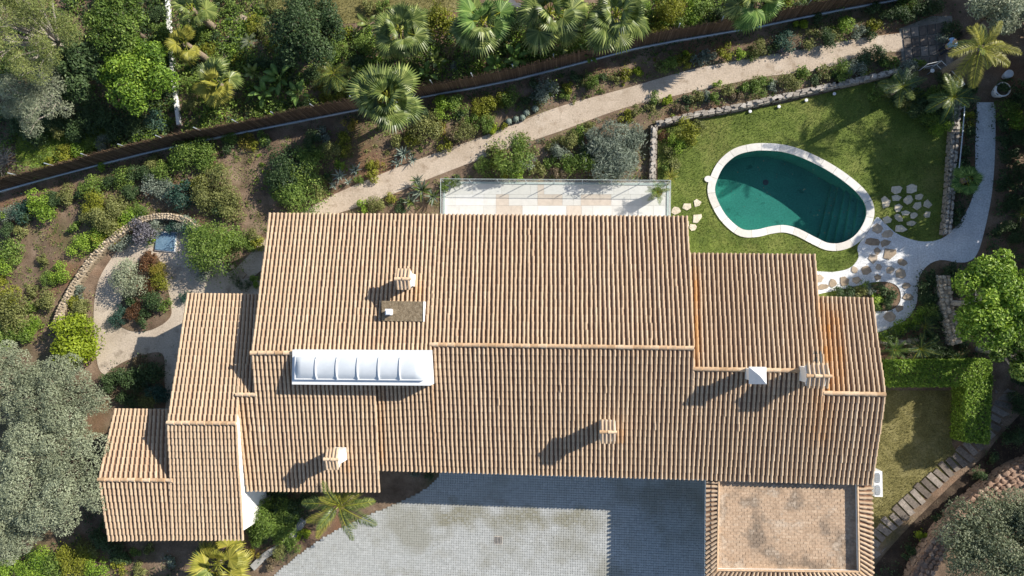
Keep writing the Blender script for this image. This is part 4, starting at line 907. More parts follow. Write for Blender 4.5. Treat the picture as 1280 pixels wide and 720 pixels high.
S('poolwall', [(818, 122, 8, 'mid'), (814, 134, 7, 'olive'), (832, 128, 6, 'lime'), (838, 124, 5, 'lime'), (795, 138, 8, 'olive'), (782, 146, 8, 'yellow'), (858, 128, 10, 'dark'), (870, 122, 10, 'olive'), (878, 118, 9, 'silver'), (850, 135, 7, 'dry'), (893, 122, 10, 'mid'), (897, 106, 6, 'bright'), (908, 116, 10, 'olive'), (920, 120, 9, 'dry'), (930, 112, 10, 'mid'), (945, 112, 12, 'mid'), (943, 100, 8, 'olive'), (968, 110, 9, 'silver'), (958, 102, 9, 'mid'), (985, 104, 12, 'olive'), (1002, 96, 11, 'mid'), (1003, 88, 6, 'bright'), (1020, 100, 9, 'dark'), (1030, 92, 11, 'olive'), (1052, 88, 13, 'mid'), (1067, 84, 13, 'silver'), (1045, 95, 8, 'dark'), (1085, 76, 15, 'dark'), (1098, 70, 13, 'dark'), (1112, 78, 11, 'mid'), (1078, 92, 8, 'mid')])
S('lawncorner', [(858, 165, 15, 'yellow'), (872, 158, 9, 'olive'), (845, 180, 11, 'bright'), (835, 190, 9, 'olive'), (840, 205, 9, 'olive'), (868, 175, 8, 'mid'), (830, 170, 8, 'red'), (833, 212, 7, 'mid'), (1108, 112, 12, 'olive'), (1095, 118, 10, 'mid'), (1118, 122, 11, 'dark'), (1133, 118, 11, 'dark'), (1162, 150, 15, 'mid'), (1175, 157, 12, 'bright'), (1150, 140, 13, 'dark'), (1180, 140, 12, 'dark'), (1158, 130, 11, 'dark'), (1170, 120, 13, 'mid'), (1135, 105, 10, 'silver'), (1127, 132, 9, 'olive')])
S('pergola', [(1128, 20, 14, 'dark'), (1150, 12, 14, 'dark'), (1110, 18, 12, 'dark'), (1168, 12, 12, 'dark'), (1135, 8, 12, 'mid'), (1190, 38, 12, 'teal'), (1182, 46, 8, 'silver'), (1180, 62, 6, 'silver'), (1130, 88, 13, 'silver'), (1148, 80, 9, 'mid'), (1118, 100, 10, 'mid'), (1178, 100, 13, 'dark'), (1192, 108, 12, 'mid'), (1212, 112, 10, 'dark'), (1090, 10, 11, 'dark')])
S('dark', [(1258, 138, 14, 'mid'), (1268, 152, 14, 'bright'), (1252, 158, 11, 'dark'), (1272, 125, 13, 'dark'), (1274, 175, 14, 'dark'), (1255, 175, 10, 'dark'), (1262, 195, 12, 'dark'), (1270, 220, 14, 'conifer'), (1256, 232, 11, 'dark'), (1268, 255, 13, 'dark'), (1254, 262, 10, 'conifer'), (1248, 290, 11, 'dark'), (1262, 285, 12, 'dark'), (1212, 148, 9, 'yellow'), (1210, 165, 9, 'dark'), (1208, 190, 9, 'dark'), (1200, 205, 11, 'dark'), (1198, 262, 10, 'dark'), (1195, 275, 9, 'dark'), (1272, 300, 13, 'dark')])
S('loop', [(1075, 366, 10, 'olive'), (1090, 362, 9, 'silver'), (1105, 362, 10, 'dark'), (1112, 370, 9, 'dark'), (1098, 374, 10, 'bright'), (1060, 366, 9, 'dark'), (1048, 366, 8, 'dark'), (1082, 357, 7, 'bright'), (1108, 380, 9, 'dark'), (1095, 384, 8, 'mid')])
S('pier', [(1160, 345, 11, 'teal'), (1158, 358, 11, 'dark'), (1152, 372, 12, 'dark'), (1165, 375, 11, 'dark'), (1160, 390, 13, 'mid'), (1146, 393, 11, 'bright'), (1138, 404, 11, 'bright'), (1125, 410, 10, 'bright'), (1112, 418, 10, 'mid'), (1105, 422, 8, 'bright'), (1170, 398, 10, 'dark'), (1195, 355, 13, 'mid'), (1190, 340, 12, 'teal'), (1198, 400, 13, 'mid'), (1188, 442, 12, 'dark'), (1165, 422, 11, 'dark'), (1172, 440, 12, 'dark'), (1200, 430, 11, 'dark')])
S('south', [(40, 708, 20, 'bright'), (68, 706, 15, 'mid'), (15, 716, 16, 'bright'), (95, 700, 20, 'yellow'), (110, 690, 13, 'olive'), (122, 708, 12, 'bright'), (150, 690, 13, 'dark'), (128, 672, 14, 'dark'), (138, 652, 12, 'dark'), (150, 708, 9, 'yellow'), (175, 712, 9, 'olive'), (160, 696, 8, 'dark'), (210, 700, 8, 'silver'), (170, 690, 6, 'mid'), (186, 688, 7, 'olive')])
S('kerb', [(340, 632, 16, 'dark'), (350, 648, 22, 'spiky', .8), (334, 646, 20, 'spiky', 1.7), (322, 660, 11, 'spiky', 1.6), (365, 640, 16, 'dark'), (352, 668, 14, 'mid'), (365, 682, 10, 'mid'), (378, 668, 8, 'lime'), (350, 690, 10, 'olive'), (340, 705, 9, 'dry'), (325, 672, 12, 'mid'), (385, 625, 13, 'dark'), (318, 692, 8, 'orange'), (345, 612, 14, 'dark'), (520, 592, 6, 'silver'), (537, 594, 6, 'teal')])
S('upper', [(553, 28, 20, 'yellow', 1.3), (540, 20, 12, 'mid'), (293, 10, 9, 'mid', .95), (282, 17, 7, 'mid'), (286, 27, 7, 'bright'), (274, 18, 6, 'dark'), (297, 43, 6, 'bright'), (297, 52, 6, 'bright'), (290, 60, 7, 'bright'), (303, 62, 7, 'mid'), (318, 30, 13, 'yellow'), (330, 36, 12, 'olive'), (305, 33, 9, 'bright'), (340, 55, 11, 'yellow'), (262, 62, 11, 'yellow'), (252, 45, 12, 'mid'), (268, 48, 10, 'dark'), (240, 45, 12, 'dark'), (255, 25, 12, 'olive'), (300, 75, 10, 'yellow'), (290, 72, 8, 'mid'), (318, 78, 11, 'dark'), (328, 6, 9, 'olive'), (345, 8, 12, 'olive'), (330, 75, 12, 'dark'), (242, 130, 11, 'olive'), (240, 160, 8, 'olive'), (235, 105, 14, 'mid'), (245, 85, 10, 'dark'), (430, 115, 12, 'yellow'), (410, 125, 11, 'yellow'), (385, 130, 13, 'dark'), (370, 105, 13, 'dark'), (350, 140, 12, 'mid'), (328, 140, 10, 'mid'), (455, 55, 13, 'mid'), (445, 75, 13, 'dark'), (460, 95, 12, 'mid'), (435, 40, 10, 'yellow'), (425, 60, 13, 'mid'), (585, 50, 12, 'mid'), (560, 68, 10, 'dry'), (570, 85, 9, 'silver'), (660, 50, 14, 'mid'), (650, 30, 14, 'dark'), (730, 55, 14, 'mid'), (725, 20, 12, 'dark'), (740, 40, 13, 'dark'), (810, 30, 13, 'yellow'), (825, 42, 13, 'yellow'), (838, 12, 22, 'yellow', 1.2), (850, 35, 14, 'mid'), (870, 28, 15, 'bright'), (880, 10, 18, 'mid'), (860, 8, 14, 'bright'), (900, 22, 13, 'dark'), (915, 10, 13, 'dark'), (970, 5, 12, 'bright'), (985, 2, 10, 'yellow'), (960, 12, 10, 'dark'), (1000, 8, 10, 'dark'), (930, 26, 9, 'dark'), (1020, 2, 10, 'mid'), (695, 72, 12, 'mid'), (715, 68, 13, 'bright'), (470, 120, 9, 'olive'), (400, 108, 9, 'orange'), (805, 12, 13, 'bright'), (790, 50, 9, 'bright'), (1050, 0, 12, 'dark'), (480, 10, 10, 'mid'), (460, 8, 9, 'olive'), (380, 0, 12, 'dark'), (395, 95, 14, 'dark'), (350, 85, 14, 'dark'), (520, 90, 10, 'mid')])
S('upleft', [(80, 195, 12, 'yellow'), (100, 187, 12, 'bright'), (115, 182, 10, 'mid'), (128, 180, 10, 'silver'), (140, 188, 10, 'dry'), (60, 208, 9, 'yellow'), (42, 215, 8, 'olive'), (150, 165, 16, 'dark'), (175, 160, 17, 'dark'), (120, 150, 20, 'dark'), (100, 160, 15, 'dark'), (195, 150, 14, 'teal'), (70, 145, 17, 'dark'), (45, 165, 15, 'dark'), (20, 160, 15, 'dark'), (205, 40, 13, 'mid'), (208, 70, 12, 'bright'), (200, 20, 12, 'dark'), (75, 160, 12, 'olive')])
S('nearR', [(1152, 668, 7, 'lime'), (1265, 545, 15, 'dark'), (1270, 505, 15, 'dark'), (1225, 595, 9, 'dark'), (1135, 690, 9, 'dark'), (1175, 650, 8, 'dark'), (1240, 572, 9, 'dark'), (1225, 470, 9, 'dry'), (1230, 500, 9, 'dark'), (1275, 470, 13, 'dark')])
label_shrubs()
for z_, b_ in SHADE.items(): kind(b_.build('shaded_shrubbery', [LEAF['dark'], M_BARK]), 'stuff')

# palms -----------------------------------------------------------------
_fr = {}
def fan_frond(mname, v):
    key = ('fan', mname, v)
    if key in _fr: return _fr[key]
    rn = random.Random(v * 7 + 1); b = MB(); pet = .50
    dr = (.10, .2, .32, .16)[v]
    pts = [(0, 0, 0), (0, pet * .5, .02), (0, pet, -.01)]
    b.tube(pts, [.020, .014, .010], 4, .85, 1)
    nseg = 30; base = Vector((0, pet, -.01))
    for i in range(nseg):
        a = (i / (nseg - 1) - .5) * rad(255); L = .52 * (.80 + .20 * math.cos(a * .7)) * rn.uniform(.93, 1.05)
        d = Vector((math.sin(a), math.cos(a), -.05)); s = Vector((math.cos(a), -math.sin(a), 0)); w = .036 * L / .5
        m1 = base + d * L * .62 + Vector((0, 0, -dr * .28 * L)); tip = base + d * L + Vector((0, 0, -dr * 1.5 * L * rn.uniform(.7, 1.4)))
        c = m1 + Vector((0, 0, .026)); t = min(1, max(0, rn.gauss(.46, .2)))
        b.add([base, m1 + s * w, m1 - s * w, c, tip], [[0, 1, 3], [0, 3, 2], [1, 4, 3], [3, 4, 2]], [min(1, t + .25), t, t, t + .12, t + .05])
    _fr[key] = b.mesh('frond', [LEAF[mname], LEAF['yellow']]); return _fr[key]
def feather_frond(mname, v, nl=30, lw=.30):
    key = ('fea', mname, v, nl, lw)
    if key in _fr: return _fr[key]
    rn = random.Random(v * 5 + 3); b = MB(); dr = (.25, .4, .55, .33)[v]
    C = lambda t: Vector((.03 * math.sin(t * 3 + v), t * (1 - .18 * dr * t), .10 * t - dr * t * t))
    b.tube([C(i / 8) for i in range(9)], [.016 - .0015 * i for i in range(9)], 4, .9, 1)
    for i in range(nl):
        t = .14 + .85 * (i + .5) / nl; p = C(t); d = (C(min(1, t + .02)) - C(t - .02)).normalized(); sd_ = d.cross(Vector((0, 0, 1))).normalized(); up = sd_.cross(d)
        for s in (-1, 1):
            L = lw * math.sin(min(1, (t * .9 + .12)) * math.pi) ** .6 * rn.uniform(.85, 1.12) + .03
            dd = (sd_ * s * .80 + d * .55 + up * (.22 - .35 * rn.random())).normalized(); w = d * .011
            q = p + dd * L * .5 + up * .012; tp = p + dd * L - Vector((0, 0, .10 * L)); t_ = min(1, max(0, rn.gauss(.5, .15)))
            b.add([p - w * .5, p + w * .5, q + w, q - w, tp], [[0, 1, 2, 3], [3, 2, 4]], t_)
    _fr[key] = b.mesh('frond', [LEAF[mname], LEAF['yellow']]); return _fr[key]
def paddle(mname, v):
    key = ('pad', mname, v)
    if key in _fr: return _fr[key]
    b = MB(); n = 7; pts = []; dr = (.25, .45, .15, .35)[v]
    for i in range(n + 1):
        t = i / n; y = .35 + .65 * t * (1 - .1 * dr * t); z = .20 * t - dr * t * t; w = .17 * math.sin(math.pi * (t * .93 + .05)) ** .7
        pts.append((y, z, w))
    V = [q for y, z, w in pts for q in ((-w, y, z + .05 * w / .17), (0, y, z), (w, y, z + .05 * w / .17))]
    b.add(V, [[3 * i + k, 3 * i + k + 1, 3 * i + 4 + k, 3 * i + 3 + k] for i in range(n) for k in (0, 1)], [.45 + .3 * (k % 3 == 1) for k in range(len(V))])
    b.tube([(0, 0, 0), (0, .2, .01), (0, .37, 0)], [.025, .018, .012], 4, .8); _fr[key] = b.mesh('leaf', LEAF[mname]); return _fr[key]
def blade(mname, v):
    key = ('bla', mname, v)
    if key in _fr: return _fr[key]
    b = MB(); cu = (.0, .12, .25, -.08)[v]; V = []
    for y, w in ((0, .06), (.35, .085), (.7, .055), (1, .004)): V += [(-w, y, cu * y * y * -1 + .03), (0, y, -cu * y * y), (w, y, -cu * y * y + .03)]
    b.add(V, [[3 * i + k, 3 * i + k + 1, 3 * i + 4 + k, 3 * i + 3 + k] for i in range(3) for k in (0, 1)], [.4 + .25 * (k % 3 != 1) for k in range(12)]); _fr[key] = b.mesh('leaf', LEAF[mname]); return _fr[key]
def rosette(name, cat, label, px, py, z, L, n, make, mnames, e0=78, e1=-30, trunk=None, part='frond', group=None, base=None, twist=.4, power=1.0):
    p = P(px, py, z); g = Vector(base) if base else Vector((p.x, p.y, 0))
    t = thing(name, label, cat, (g.x, g.y, 0), group)
    for i in range(n):
        f = (i + .5) / n; az = i * 2.39996 + random.uniform(-.35, .35); el = rad(e0 + (e1 - e0) * f ** power + random.uniform(-16, 16)); s = L * random.uniform(.72, 1.12) * (.75 + .25 * min(1, f * 2.2))
        o = link(part, make(random.choice(mnames), random.randrange(4)), t)
        o.matrix_basis = Matrix.Translation((p.x, p.y, z)) @ Matrix.Rotation(az, 4, 'Z') @ Matrix.Rotation(el, 4, 'X') @ Matrix.Rotation(random.uniform(-twist, twist), 4, 'Y') @ Matrix.Diagonal((s, s, s, 1))
    if trunk:
        b = MB(); pts = []; k = 7
        for i in range(k + 1): u = i / k; pts.append(Vector((g.x, g.y, -.1)).lerp(Vector((p.x, p.y, z)), u) + Vector((0, 0, 0)))
        b.tube(pts, [trunk * (1.25 - .35 * i / k + .05 * (i % 2)) for i in range(k + 1)], 9); b.build('trunk', M_PALMBARK, t, True)
    return t
FG = 'fan palms in the garden above the fence'
def fan(px, py, z, L, n, label, mn=('palm',), g=FG, **k): return rosette('fan_palm', 'palm', label, px, py, z, L, n, fan_frond, mn, 82, -42, .17, 'frond', g, **k)
fan(485, 124, 3.2, 2.0, 30, 'largest fan palm, its crown overhanging the brushwood fence')
fan(500, 40, 2.6, 1.85, 17, 'fan palm above the big fence-side palm, beside a yellow-green bush')
fan(604, 28, 2.8, 1.95, 17, 'fan palm right of the yellow-green bush, at the grey driveway', ('palm', 'banana'))
fan(688, 16, 2.8, 2.0, 17, 'fan palm just right of the grey driveway')
fan(770, 20, 2.8, 2.0, 18, 'fan palm left of the yellow-green trees at the top')
fan(272, 104, 1.9, 1.5, 15, 'fan palm beside the whitewashed boundary wall, in a shady corner', ('palm', 'palmyel'))
fan(232, 55, 2.4, 1.25, 10, 'yellowish fan palm behind the bright leafy tree', ('palmyel',))
fan(240, 12, 2.4, 1.3, 11, 'small fan palm in the top left garden, near clipped balls')
fan(945, -2, 2.6, 1.6, 18, 'dark fan palm cut by the top edge of the photo', ('banana', 'palm'))
fan(272, 704, 1.9, 1.85, 16, 'yellowing fan palm in front of the left roof wing', ('palmyel', 'palmyel', 'palm'), None)
fan(1208, 224, .9, .95, 11, 'small dark green fan palm beside the white gravel path', ('banana',), None)
rosette('feather_palm', 'palm', 'feathery palm at the courtyard edge beside the lower roof', 424, 632, 2.6, 2.25, 19, lambda m, v: feather_frond(m, v, 34, .19), ('palm', 'palmyel', 'palm'), 72, -35, .15)
bp = P(1176, 92)
rosette('feather_palm', 'palm', 'tall yellow-lit feathery palm beside the paver steps at top right', 1226, 60, 4.3, 1.75, 15, lambda m, v: feather_frond(m, v, 30, .22), ('palmyel', 'palmyel', 'palm'), 70, -40, .16, base=(bp.x, bp.y, 0))
rosette('feather_palm', 'palm', 'yellow-orange feathery palm beside the dark round tree', 416, 92, 1.6, 1.35, 14, lambda m, v: feather_frond(m, v, 26, .26), ('palmyel', 'palm'), 68, -20, .08)
rosette('feather_palm', 'palm', 'small feathery palm against the curved end of the pool-lawn wall', 1128, 108, 1.5, 1.15, 12, lambda m, v: feather_frond(m, v, 24, .26), ('palm', 'sago'), 66, -20, .07)
rosette('feather_palm', 'palm', 'green feathery palm in the dark bed left of the steel handrail', 1192, 122, 2.0, 1.35, 14, lambda m, v: feather_frond(m, v, 26, .24), ('sago', 'palm'), 66, -25, .08)
# cycads
for px, py, z, L, mn, lb in [(580, 76, .35, .55, 'sago', 'small dark cycad on bare soil at the foot of a fan palm'), (312, 52, .4, .62, 'silver', 'grey-green cycad beside the winding garden path'), (333, 10, .4, .5, 'sago', 'dark little cycad on the upper lawn edge'),
    (1155, 408, .45, .7, 'sago', 'dark cycad left of the rubble wall'), (1150, 436, .55, 1.0, 'sago', 'broad dark cycad above the clipped hedge, nearest the rubble wall'), (1118, 438, .5, .85, 'banana', 'cycad above the clipped hedge, nearest the house roof'), (1276, 268, .5, .7, 'sago', 'dark cycad at the right edge beyond the white path'), (1196, 448, .45, .7, 'sago', 'cycad in deep shade just above the hedge corner'), (562, 66, .35, .5, 'dry', 'withered pale cycad beside the yellow-green bush'), (838, 222, .3, .55, 'palmyel', 'pale spiky plant outside the terrace glass corner'), (1262, 320, .5, .75, 'sago', 'dark cycad above the large green tree')]:
    rosette('cycad', 'cycad', lb, px, py, z, L, 18, lambda m, v: feather_frond(m, v, 20, .16), (mn,), 70, 2, .09, 'frond', 'cycads in the garden')
# pot palm on the terrace
pp = P(822, 240, 1.05)
pot = thing('plant_pot', 'tall pale pot on the white terrace holding a small palm', 'pot', (pp.x, pp.y, .12)); b = MB()
b.tube([(pp.x, pp.y, .125), (pp.x, pp.y, .5), (pp.x, pp.y, .95), (pp.x, pp.y, 1.0)], [.17, .24, .30, .31], 14); b.build('pot_body', M_WPOT, pot, True)
b = MB(); b.tube([(pp.x, pp.y, 1.0), (pp.x, pp.y, 1.012)], [.27, .27], 14); b.build('potting_soil', M_SOIL, pot)
t = rosette('potted_palm', 'palm', 'small green palm growing in the tall terrace pot', 822, 240, 1.05, .66, 26, lambda m, v: feather_frond(m, v, 16, .22), ('palm', 'banana'), 72, -12, None, 'frond'); t.location.z = 0
# big-leaved clumps
BG = 'large-leaved clumps above the fence'
for px, py, z, L, n, mn, lb in [(330, 118, .6, .95, 11, 'banana', 'large-leaved clump against the fence, right of the shady fan palm'), (350, 98, .7, .95, 10, 'banana', 'glossy large-leaved clump below the dark round tree'), (318, 92, .5, .8, 9, 'palm', 'pale large-leaved clump right of the shady fan palm'), (545, 76, .5, .75, 9, 'palm', 'large-leaved clump left of the small dark cycad'), (533, 92, .5, .7, 9, 'banana', 'dark large-leaved clump touching the fence beside the largest palm'),
    (622, 84, .5, .9, 10, 'banana', 'large-leaved clump against the fence, under the driveway-side palm'), (645, 74, .6, .95, 10, 'banana', 'large-leaved clump against the fence, midway between two fan palms'), (668, 62, .7, .95, 9, 'banana', 'large-leaved clump left of the palm beside the driveway'), (712, 62, .6, .9, 10, 'palm', 'large-leaved clump between two fan palms near the fence'), (735, 70, .5, .8, 8, 'banana', 'large-leaved dark clump at the foot of the yellow-lit fan palm'), (375, 118, .5, .85, 9, 'banana', 'large-leaved clump on the fence left of the largest palm'), (445, 100, .6, .8, 9, 'palm', 'large-leaved clump left of the largest fan palm'), (460, 30, .5, .75, 8, 'palm', 'large-leaved clump left of the upper fan palm')]:
    rosette('leafy_clump', 'plant', lb, px, py, z, L, n, paddle, (mn,), 72, 12, None, 'leaf', BG)
AG = 'silvery agaves along the gravel path'
for px, py, L, lb in [(425, 220, .5, 'silvery agave left of the yellow flowers beside the path'), (445, 213, .5, 'silvery agave touching the yellow-flowering shrubs'), (418, 232, .35, 'smallest agave, at the path edge by the big shrubs'), (505, 192, .62, 'largest pale agave beside the bend of the path'), (497, 204, .4, 'low agave just below the largest pale agave'), (516, 200, .38, 'small agave right of the largest pale agave'), (436, 228, .32, 'tiny agave tucked below the two silvery agaves')]:
    rosette('agave', 'agave', lb, px, py, .15, L, 20, blade, ('agave',), 78, 8, None, 'leaf', AG)
for px, py, L, lb in [(528, 238, .85, 'large grey-green yucca beside the left end of the terrace'), (542, 246, .6, 'grey-green yucca against the terrace glass'), (514, 252, .55, 'grey-green yucca nearest the main roof eave'), (522, 226, .5, 'grey-green yucca at the path, above the large yucca'), (571, 228, .38, 'small yucca poking over the terrace glass')]:
    rosette('yucca', 'yucca', lb, px, py, .3, L, 28, blade, ('silver', 'palm'), 80, 5, None, 'leaf', 'yuccas beside the terrace')
# barrel cacti
for i, (px, py, r) in enumerate([(636, 152, 4.2), (645, 149, 4.2), (653, 147, 4), (658, 141, 4.4), (669, 136, 4.4)]):
    s = ppm(px, py); rr_ = r / s; V = []; K = 16; c = P(px, py, .12)
    for j in range(6):
        a = -.5 + j * .42
        for k in range(K): q = rr_ * math.cos(min(a, 1.5)) * (1 + .10 * (-1) ** k); V.append((c.x + q * math.cos(k * 6.283 / K), c.y + q * math.sin(k * 6.283 / K), .12 + rr_ * math.sin(a)))
    b = MB(); b.add(V, [[j * K + k, j * K + (k + 1) % K, (j + 1) * K + (k + 1) % K, (j + 1) * K + k] for j in range(5) for k in range(K)], .3); b.add(V[-K:], [list(range(K))], .7)
    tag(b.build('barrel_cactus', LEAF['agave']), ['leftmost', 'second from left', 'middle', 'second from right', 'rightmost'][i] + ' of five round grey cacti in a row beside the path', 'cactus', 'round cacti beside the path')

# trees -----------------------------------------------------------------
def tree(name, label, px, py, zc, rpx, typ, n, ln, nl, asp=.5, squash=.7, bark=None, group=None, seed=1, lobe=.34, trunk=.13, sprays=False, shell=.5, low=-.5, droop=.15, rm=None, c=None, gap=1.0, hlo=.45):
    rng = np.random.default_rng(seed); c = c or P(px, py, zc); rm = rm or rpx / ppm(px, py, zc); t = thing(name, label, 'tree', (c.x, c.y, 0), group)
    lobes = []
    for i in range(nl):
        a = i * 2.39996 + rng.uniform(-.4, .4); q = math.sqrt((i + .5) / nl) * (1 - lobe * .7) * gap; h = math.sqrt(max(0, 1 - q * q)) * squash * rng.uniform(hlo, 1.0) - .10
        lobes.append(((c.x + math.cos(a) * q * rm, c.y + math.sin(a) * q * rm, zc + h * rm), rm * lobe * rng.uniform(.7, 1.25)))
    b = MB(); fork = max(.5, zc - rm * .7)
    b.tube([(c.x, c.y, -.1), (c.x + .06, c.y - .04, fork * .5), (c.x, c.y, fork)], [trunk * 1.3, trunk, trunk * .85], 8)
    for i, (lc, lr) in enumerate(lobes):
        m = Vector((c.x, c.y, fork)).lerp(Vector(lc), .55) + Vector((rng.uniform(-.15, .15), rng.uniform(-.15, .15), .12)) * rm
        b.tube([(c.x, c.y, fork - .1), m, Vector(lc)], [trunk * .6, trunk * .38, trunk * .16], 5)
        for k in range(3):
            d = Vector(rng.normal(size=3)); d.z = abs(d.z) * .6; d.normalize(); b.tube([m.lerp(Vector(lc), .5), Vector(lc) + d * lr * .8], [trunk * .18, trunk * .05], 4)
    b.build('trunk', bark or M_BARK, t, True)
    b = MB(); foliage(b, lobes, n, ln, asp, rng, 0, shell, droop, low, .75)
    b.build('crown', LEAF[typ], t); return t
OG = 'grey-green olive trees at lower left'
tree('olive_tree', 'large grey olive tree whose crown touches the left annex roof', 75, 590, 3.4, 74, 'greytree', 34000, .115, 64, .36, seed=3, lobe=.20, shell=.28, group=OG)
tree('olive_tree', 'grey olive tree above the largest olive, beside the gravel terrace', 82, 506, 3.2, 58, 'greytree', 24000, .115, 48, .36, seed=4, lobe=.21, shell=.28, group=OG)
tree('olive_tree', 'grey olive tree at the left edge, below the yellow-green ball bush', 18, 478, 3.0, 50, 'greytree', 18000, .115, 36, .36, seed=5, lobe=.23, shell=.28, group=OG)
tree('olive_tree', 'grey olive tree in the bottom left corner', 12, 648, 3.0, 52, 'greytree', 18000, .115, 36, .36, seed=6, lobe=.23, shell=.28, group=OG)
tree('olive_tree', 'olive tree at bottom right beyond the red stone wall', 1232, 676, 2.6, 70, 'evergrey', 24000, .12, 54, .45, seed=8, lobe=.26)
tree('olive_tree', 'olive tree in the bottom right corner, cut by the frame', 1292, 650, 2.8, 52, 'evergrey', 13000, .12, 18, .42, seed=9, lobe=.3)
tree('olive_tree', 'soft grey olive tree in the top right corner', 1248, 8, 3.2, 46, 'greytree', 9000, .15, 20, .34, seed=10, lobe=.3)
tree('leafy_tree', 'large bright green tree at the right edge beside the rubble wall', 1248, 376, 4.2, 66, 'bright', 15000, .17, 34, .5, seed=11, lobe=.25, bark=M_PALEBARK, gap=1.05)
tree('leafy_tree', 'lower green tree below the large bright tree at the right edge', 1268, 440, 3.0, 40, 'mid', 3600, .22, 14, .5, seed=12, lobe=.28, bark=M_PALEBARK)
tree('leafy_tree', 'dense bright green tree beside the whitewashed boundary wall', 180, 98, 2.2, 46, 'bright', 11000, .165, 28, .55, seed=13, lobe=.27)
tree('leafy_tree', 'mid-green tree at the top left, right of the pale pine', 152, 28, 2.4, 44, 'mid', 6500, .18, 20, .45, seed=14, lobe=.28)
tree('leafy_tree', 'dark tree between the pale pine and the bright tree', 108, 88, 2.0, 38, 'dark', 5000, .19, 18, .5, seed=15, lobe=.3)
tree('pine_tree', 'pale green pine with bare white branches in the top left corner', 34, 34, 4.4, 66, 'pine', 30000, .13, 48, .22, seed=16, lobe=.20, bark=M_PALEBARK, gap=1.08, droop=-.2)
tree('pine_tree', 'greyish pine at the left edge below the pale pine', 50, 122, 2.3, 46, 'greytree', 14000, .13, 28, .22, seed=17, lobe=.25, bark=M_PALEBARK, gap=1.05, droop=-.2)
tree('round_tree', 'round dark-leaved tree with small glossy leaves above the fence', 388, 42, 2.0, 48, 'dark', 13000, .15, 34, .5, seed=18, lobe=.26, squash=.75)
# tall trees just right of the frame: they shade the right of the garden
for i, (px, py, zc, rm, sq, lb) in enumerate([(1322, -50, 1.2, 2.5, 1.8, 'bushy shade tree right of the frame behind the paver steps'), (1326, 45, 1.2, 2.5, 2.1, 'bushy shade tree right of the frame beside the white pot'), (1330, 132, 1.2, 2.6, 2.4, 'bushy shade tree right of the frame beside the white path'), (1330, 222, 1.2, 2.6, 2.4, 'bushy shade tree right of the frame above the bright green tree'), (1336, 312, 1.2, 2.5, 2.2, 'bushy shade tree right of the frame behind the bright green tree'), (1346, 400, 1.2, 2.3, 1.3, 'bushy shade tree right of the frame above the slab path'), (1348, 470, 1.2, 2.4, 1.9, 'bushy shade tree right of the frame beside the slab path'), (1350, 535, .8, 1.8, 1.2, 'bushy shade tree right of the frame beside the red stone wall')]):
    c = P(px, py, 0); tree('shade_tree', lb, 0, 0, zc, 0, 'dark', 9000, .30, 44, .5, seed=30 + i, lobe=.25, trunk=.2, rm=rm, c=c, group='shade trees right of the frame', gap=1.1, squash=sq, low=-.9, hlo=.1)
# bare twiggy bush at the left edge
t = thing('bare_bush', 'leafless pale twiggy bush at the left edge above the fence', 'bush', P(10, 200)); b = MB(); rng = np.random.default_rng(5); g = P(8, 203)
for i in range(46):
    a = rng.uniform(0, 6.283); L = rng.uniform(.5, 1.15); e = Vector((g.x + math.cos(a) * L, g.y + math.sin(a) * L * .8, rng.uniform(.3, 1.1))); m = Vector((g.x, g.y, .1)).lerp(e, .5) + Vector((rng.uniform(-.1, .1), rng.uniform(-.1, .1), .1))
    b.tube([(g.x, g.y, 0), m, e], [.022, .014, .005], 4)
    for k in range(3): b.tube([m.lerp(e, rng.random()), e + Vector(rng.normal(size=3) * .22)], [.008, .003], 3)
b.build('branches', M_PALEBARK, t)

# clipped L-shaped hedge
def hedge(label, boxes, n_m2, ln, seed):
    rng = np.random.default_rng(seed); t = thing('hedge', label, 'hedge', (boxes[0][0].x, boxes[0][0].y, 0)); core = MB(); b = MB()
    for (p0, p1, wd, h) in boxes:
        d = (p1 - p0); L = d.length; d = d / L; nn = Vector((-d.y, d.x, 0)); core.box(tuple((p0 + p1) / 2), L - .3, wd - .3, h - .18, math.atan2(d.y, d.x), .3)
        for (o, u, v, nv) in ((p0 - nn * wd / 2 + Vector((0, 0, h)), d * L, nn * wd, Vector((0, 0, 1))), (p0 - nn * wd / 2, d * L, Vector((0, 0, h)), -nn), (p0 + nn * wd / 2, d * L, Vector((0, 0, h)), nn), (p0 - nn * wd / 2, nn * wd, Vector((0, 0, h)), -d), (p1 - nn * wd / 2, nn * wd, Vector((0, 0, h)), d)):
            k = int(u.length * v.length * n_m2); r1, r2 = rng.random((k, 1)), rng.random((k, 1))
            C = np.array(o) + r1 * np.array(u) + r2 * np.array(v) + np.array(nv) * rng.normal(-.03, .045, (k, 1))
            leaves(b, C, np.array(nv) * .8 + rng.normal(size=(k, 3)) * .5 + np.array((0, 0, .2)), ln, .55, rng.normal(.5, .2, k), rng)
    core.build('stems', M_BARK, t); b.build('foliage', LEAF['bright'], t)
hz = 1.25
hedge('clipped L-shaped bright green hedge around the small side lawn', [(P(1096, 465, 0) * 1, P(1222, 464, 0), 1.25, hz), (P(1206, 470, 0), P(1203, 548, 0), 1.2, hz)], 800, .11, 21)

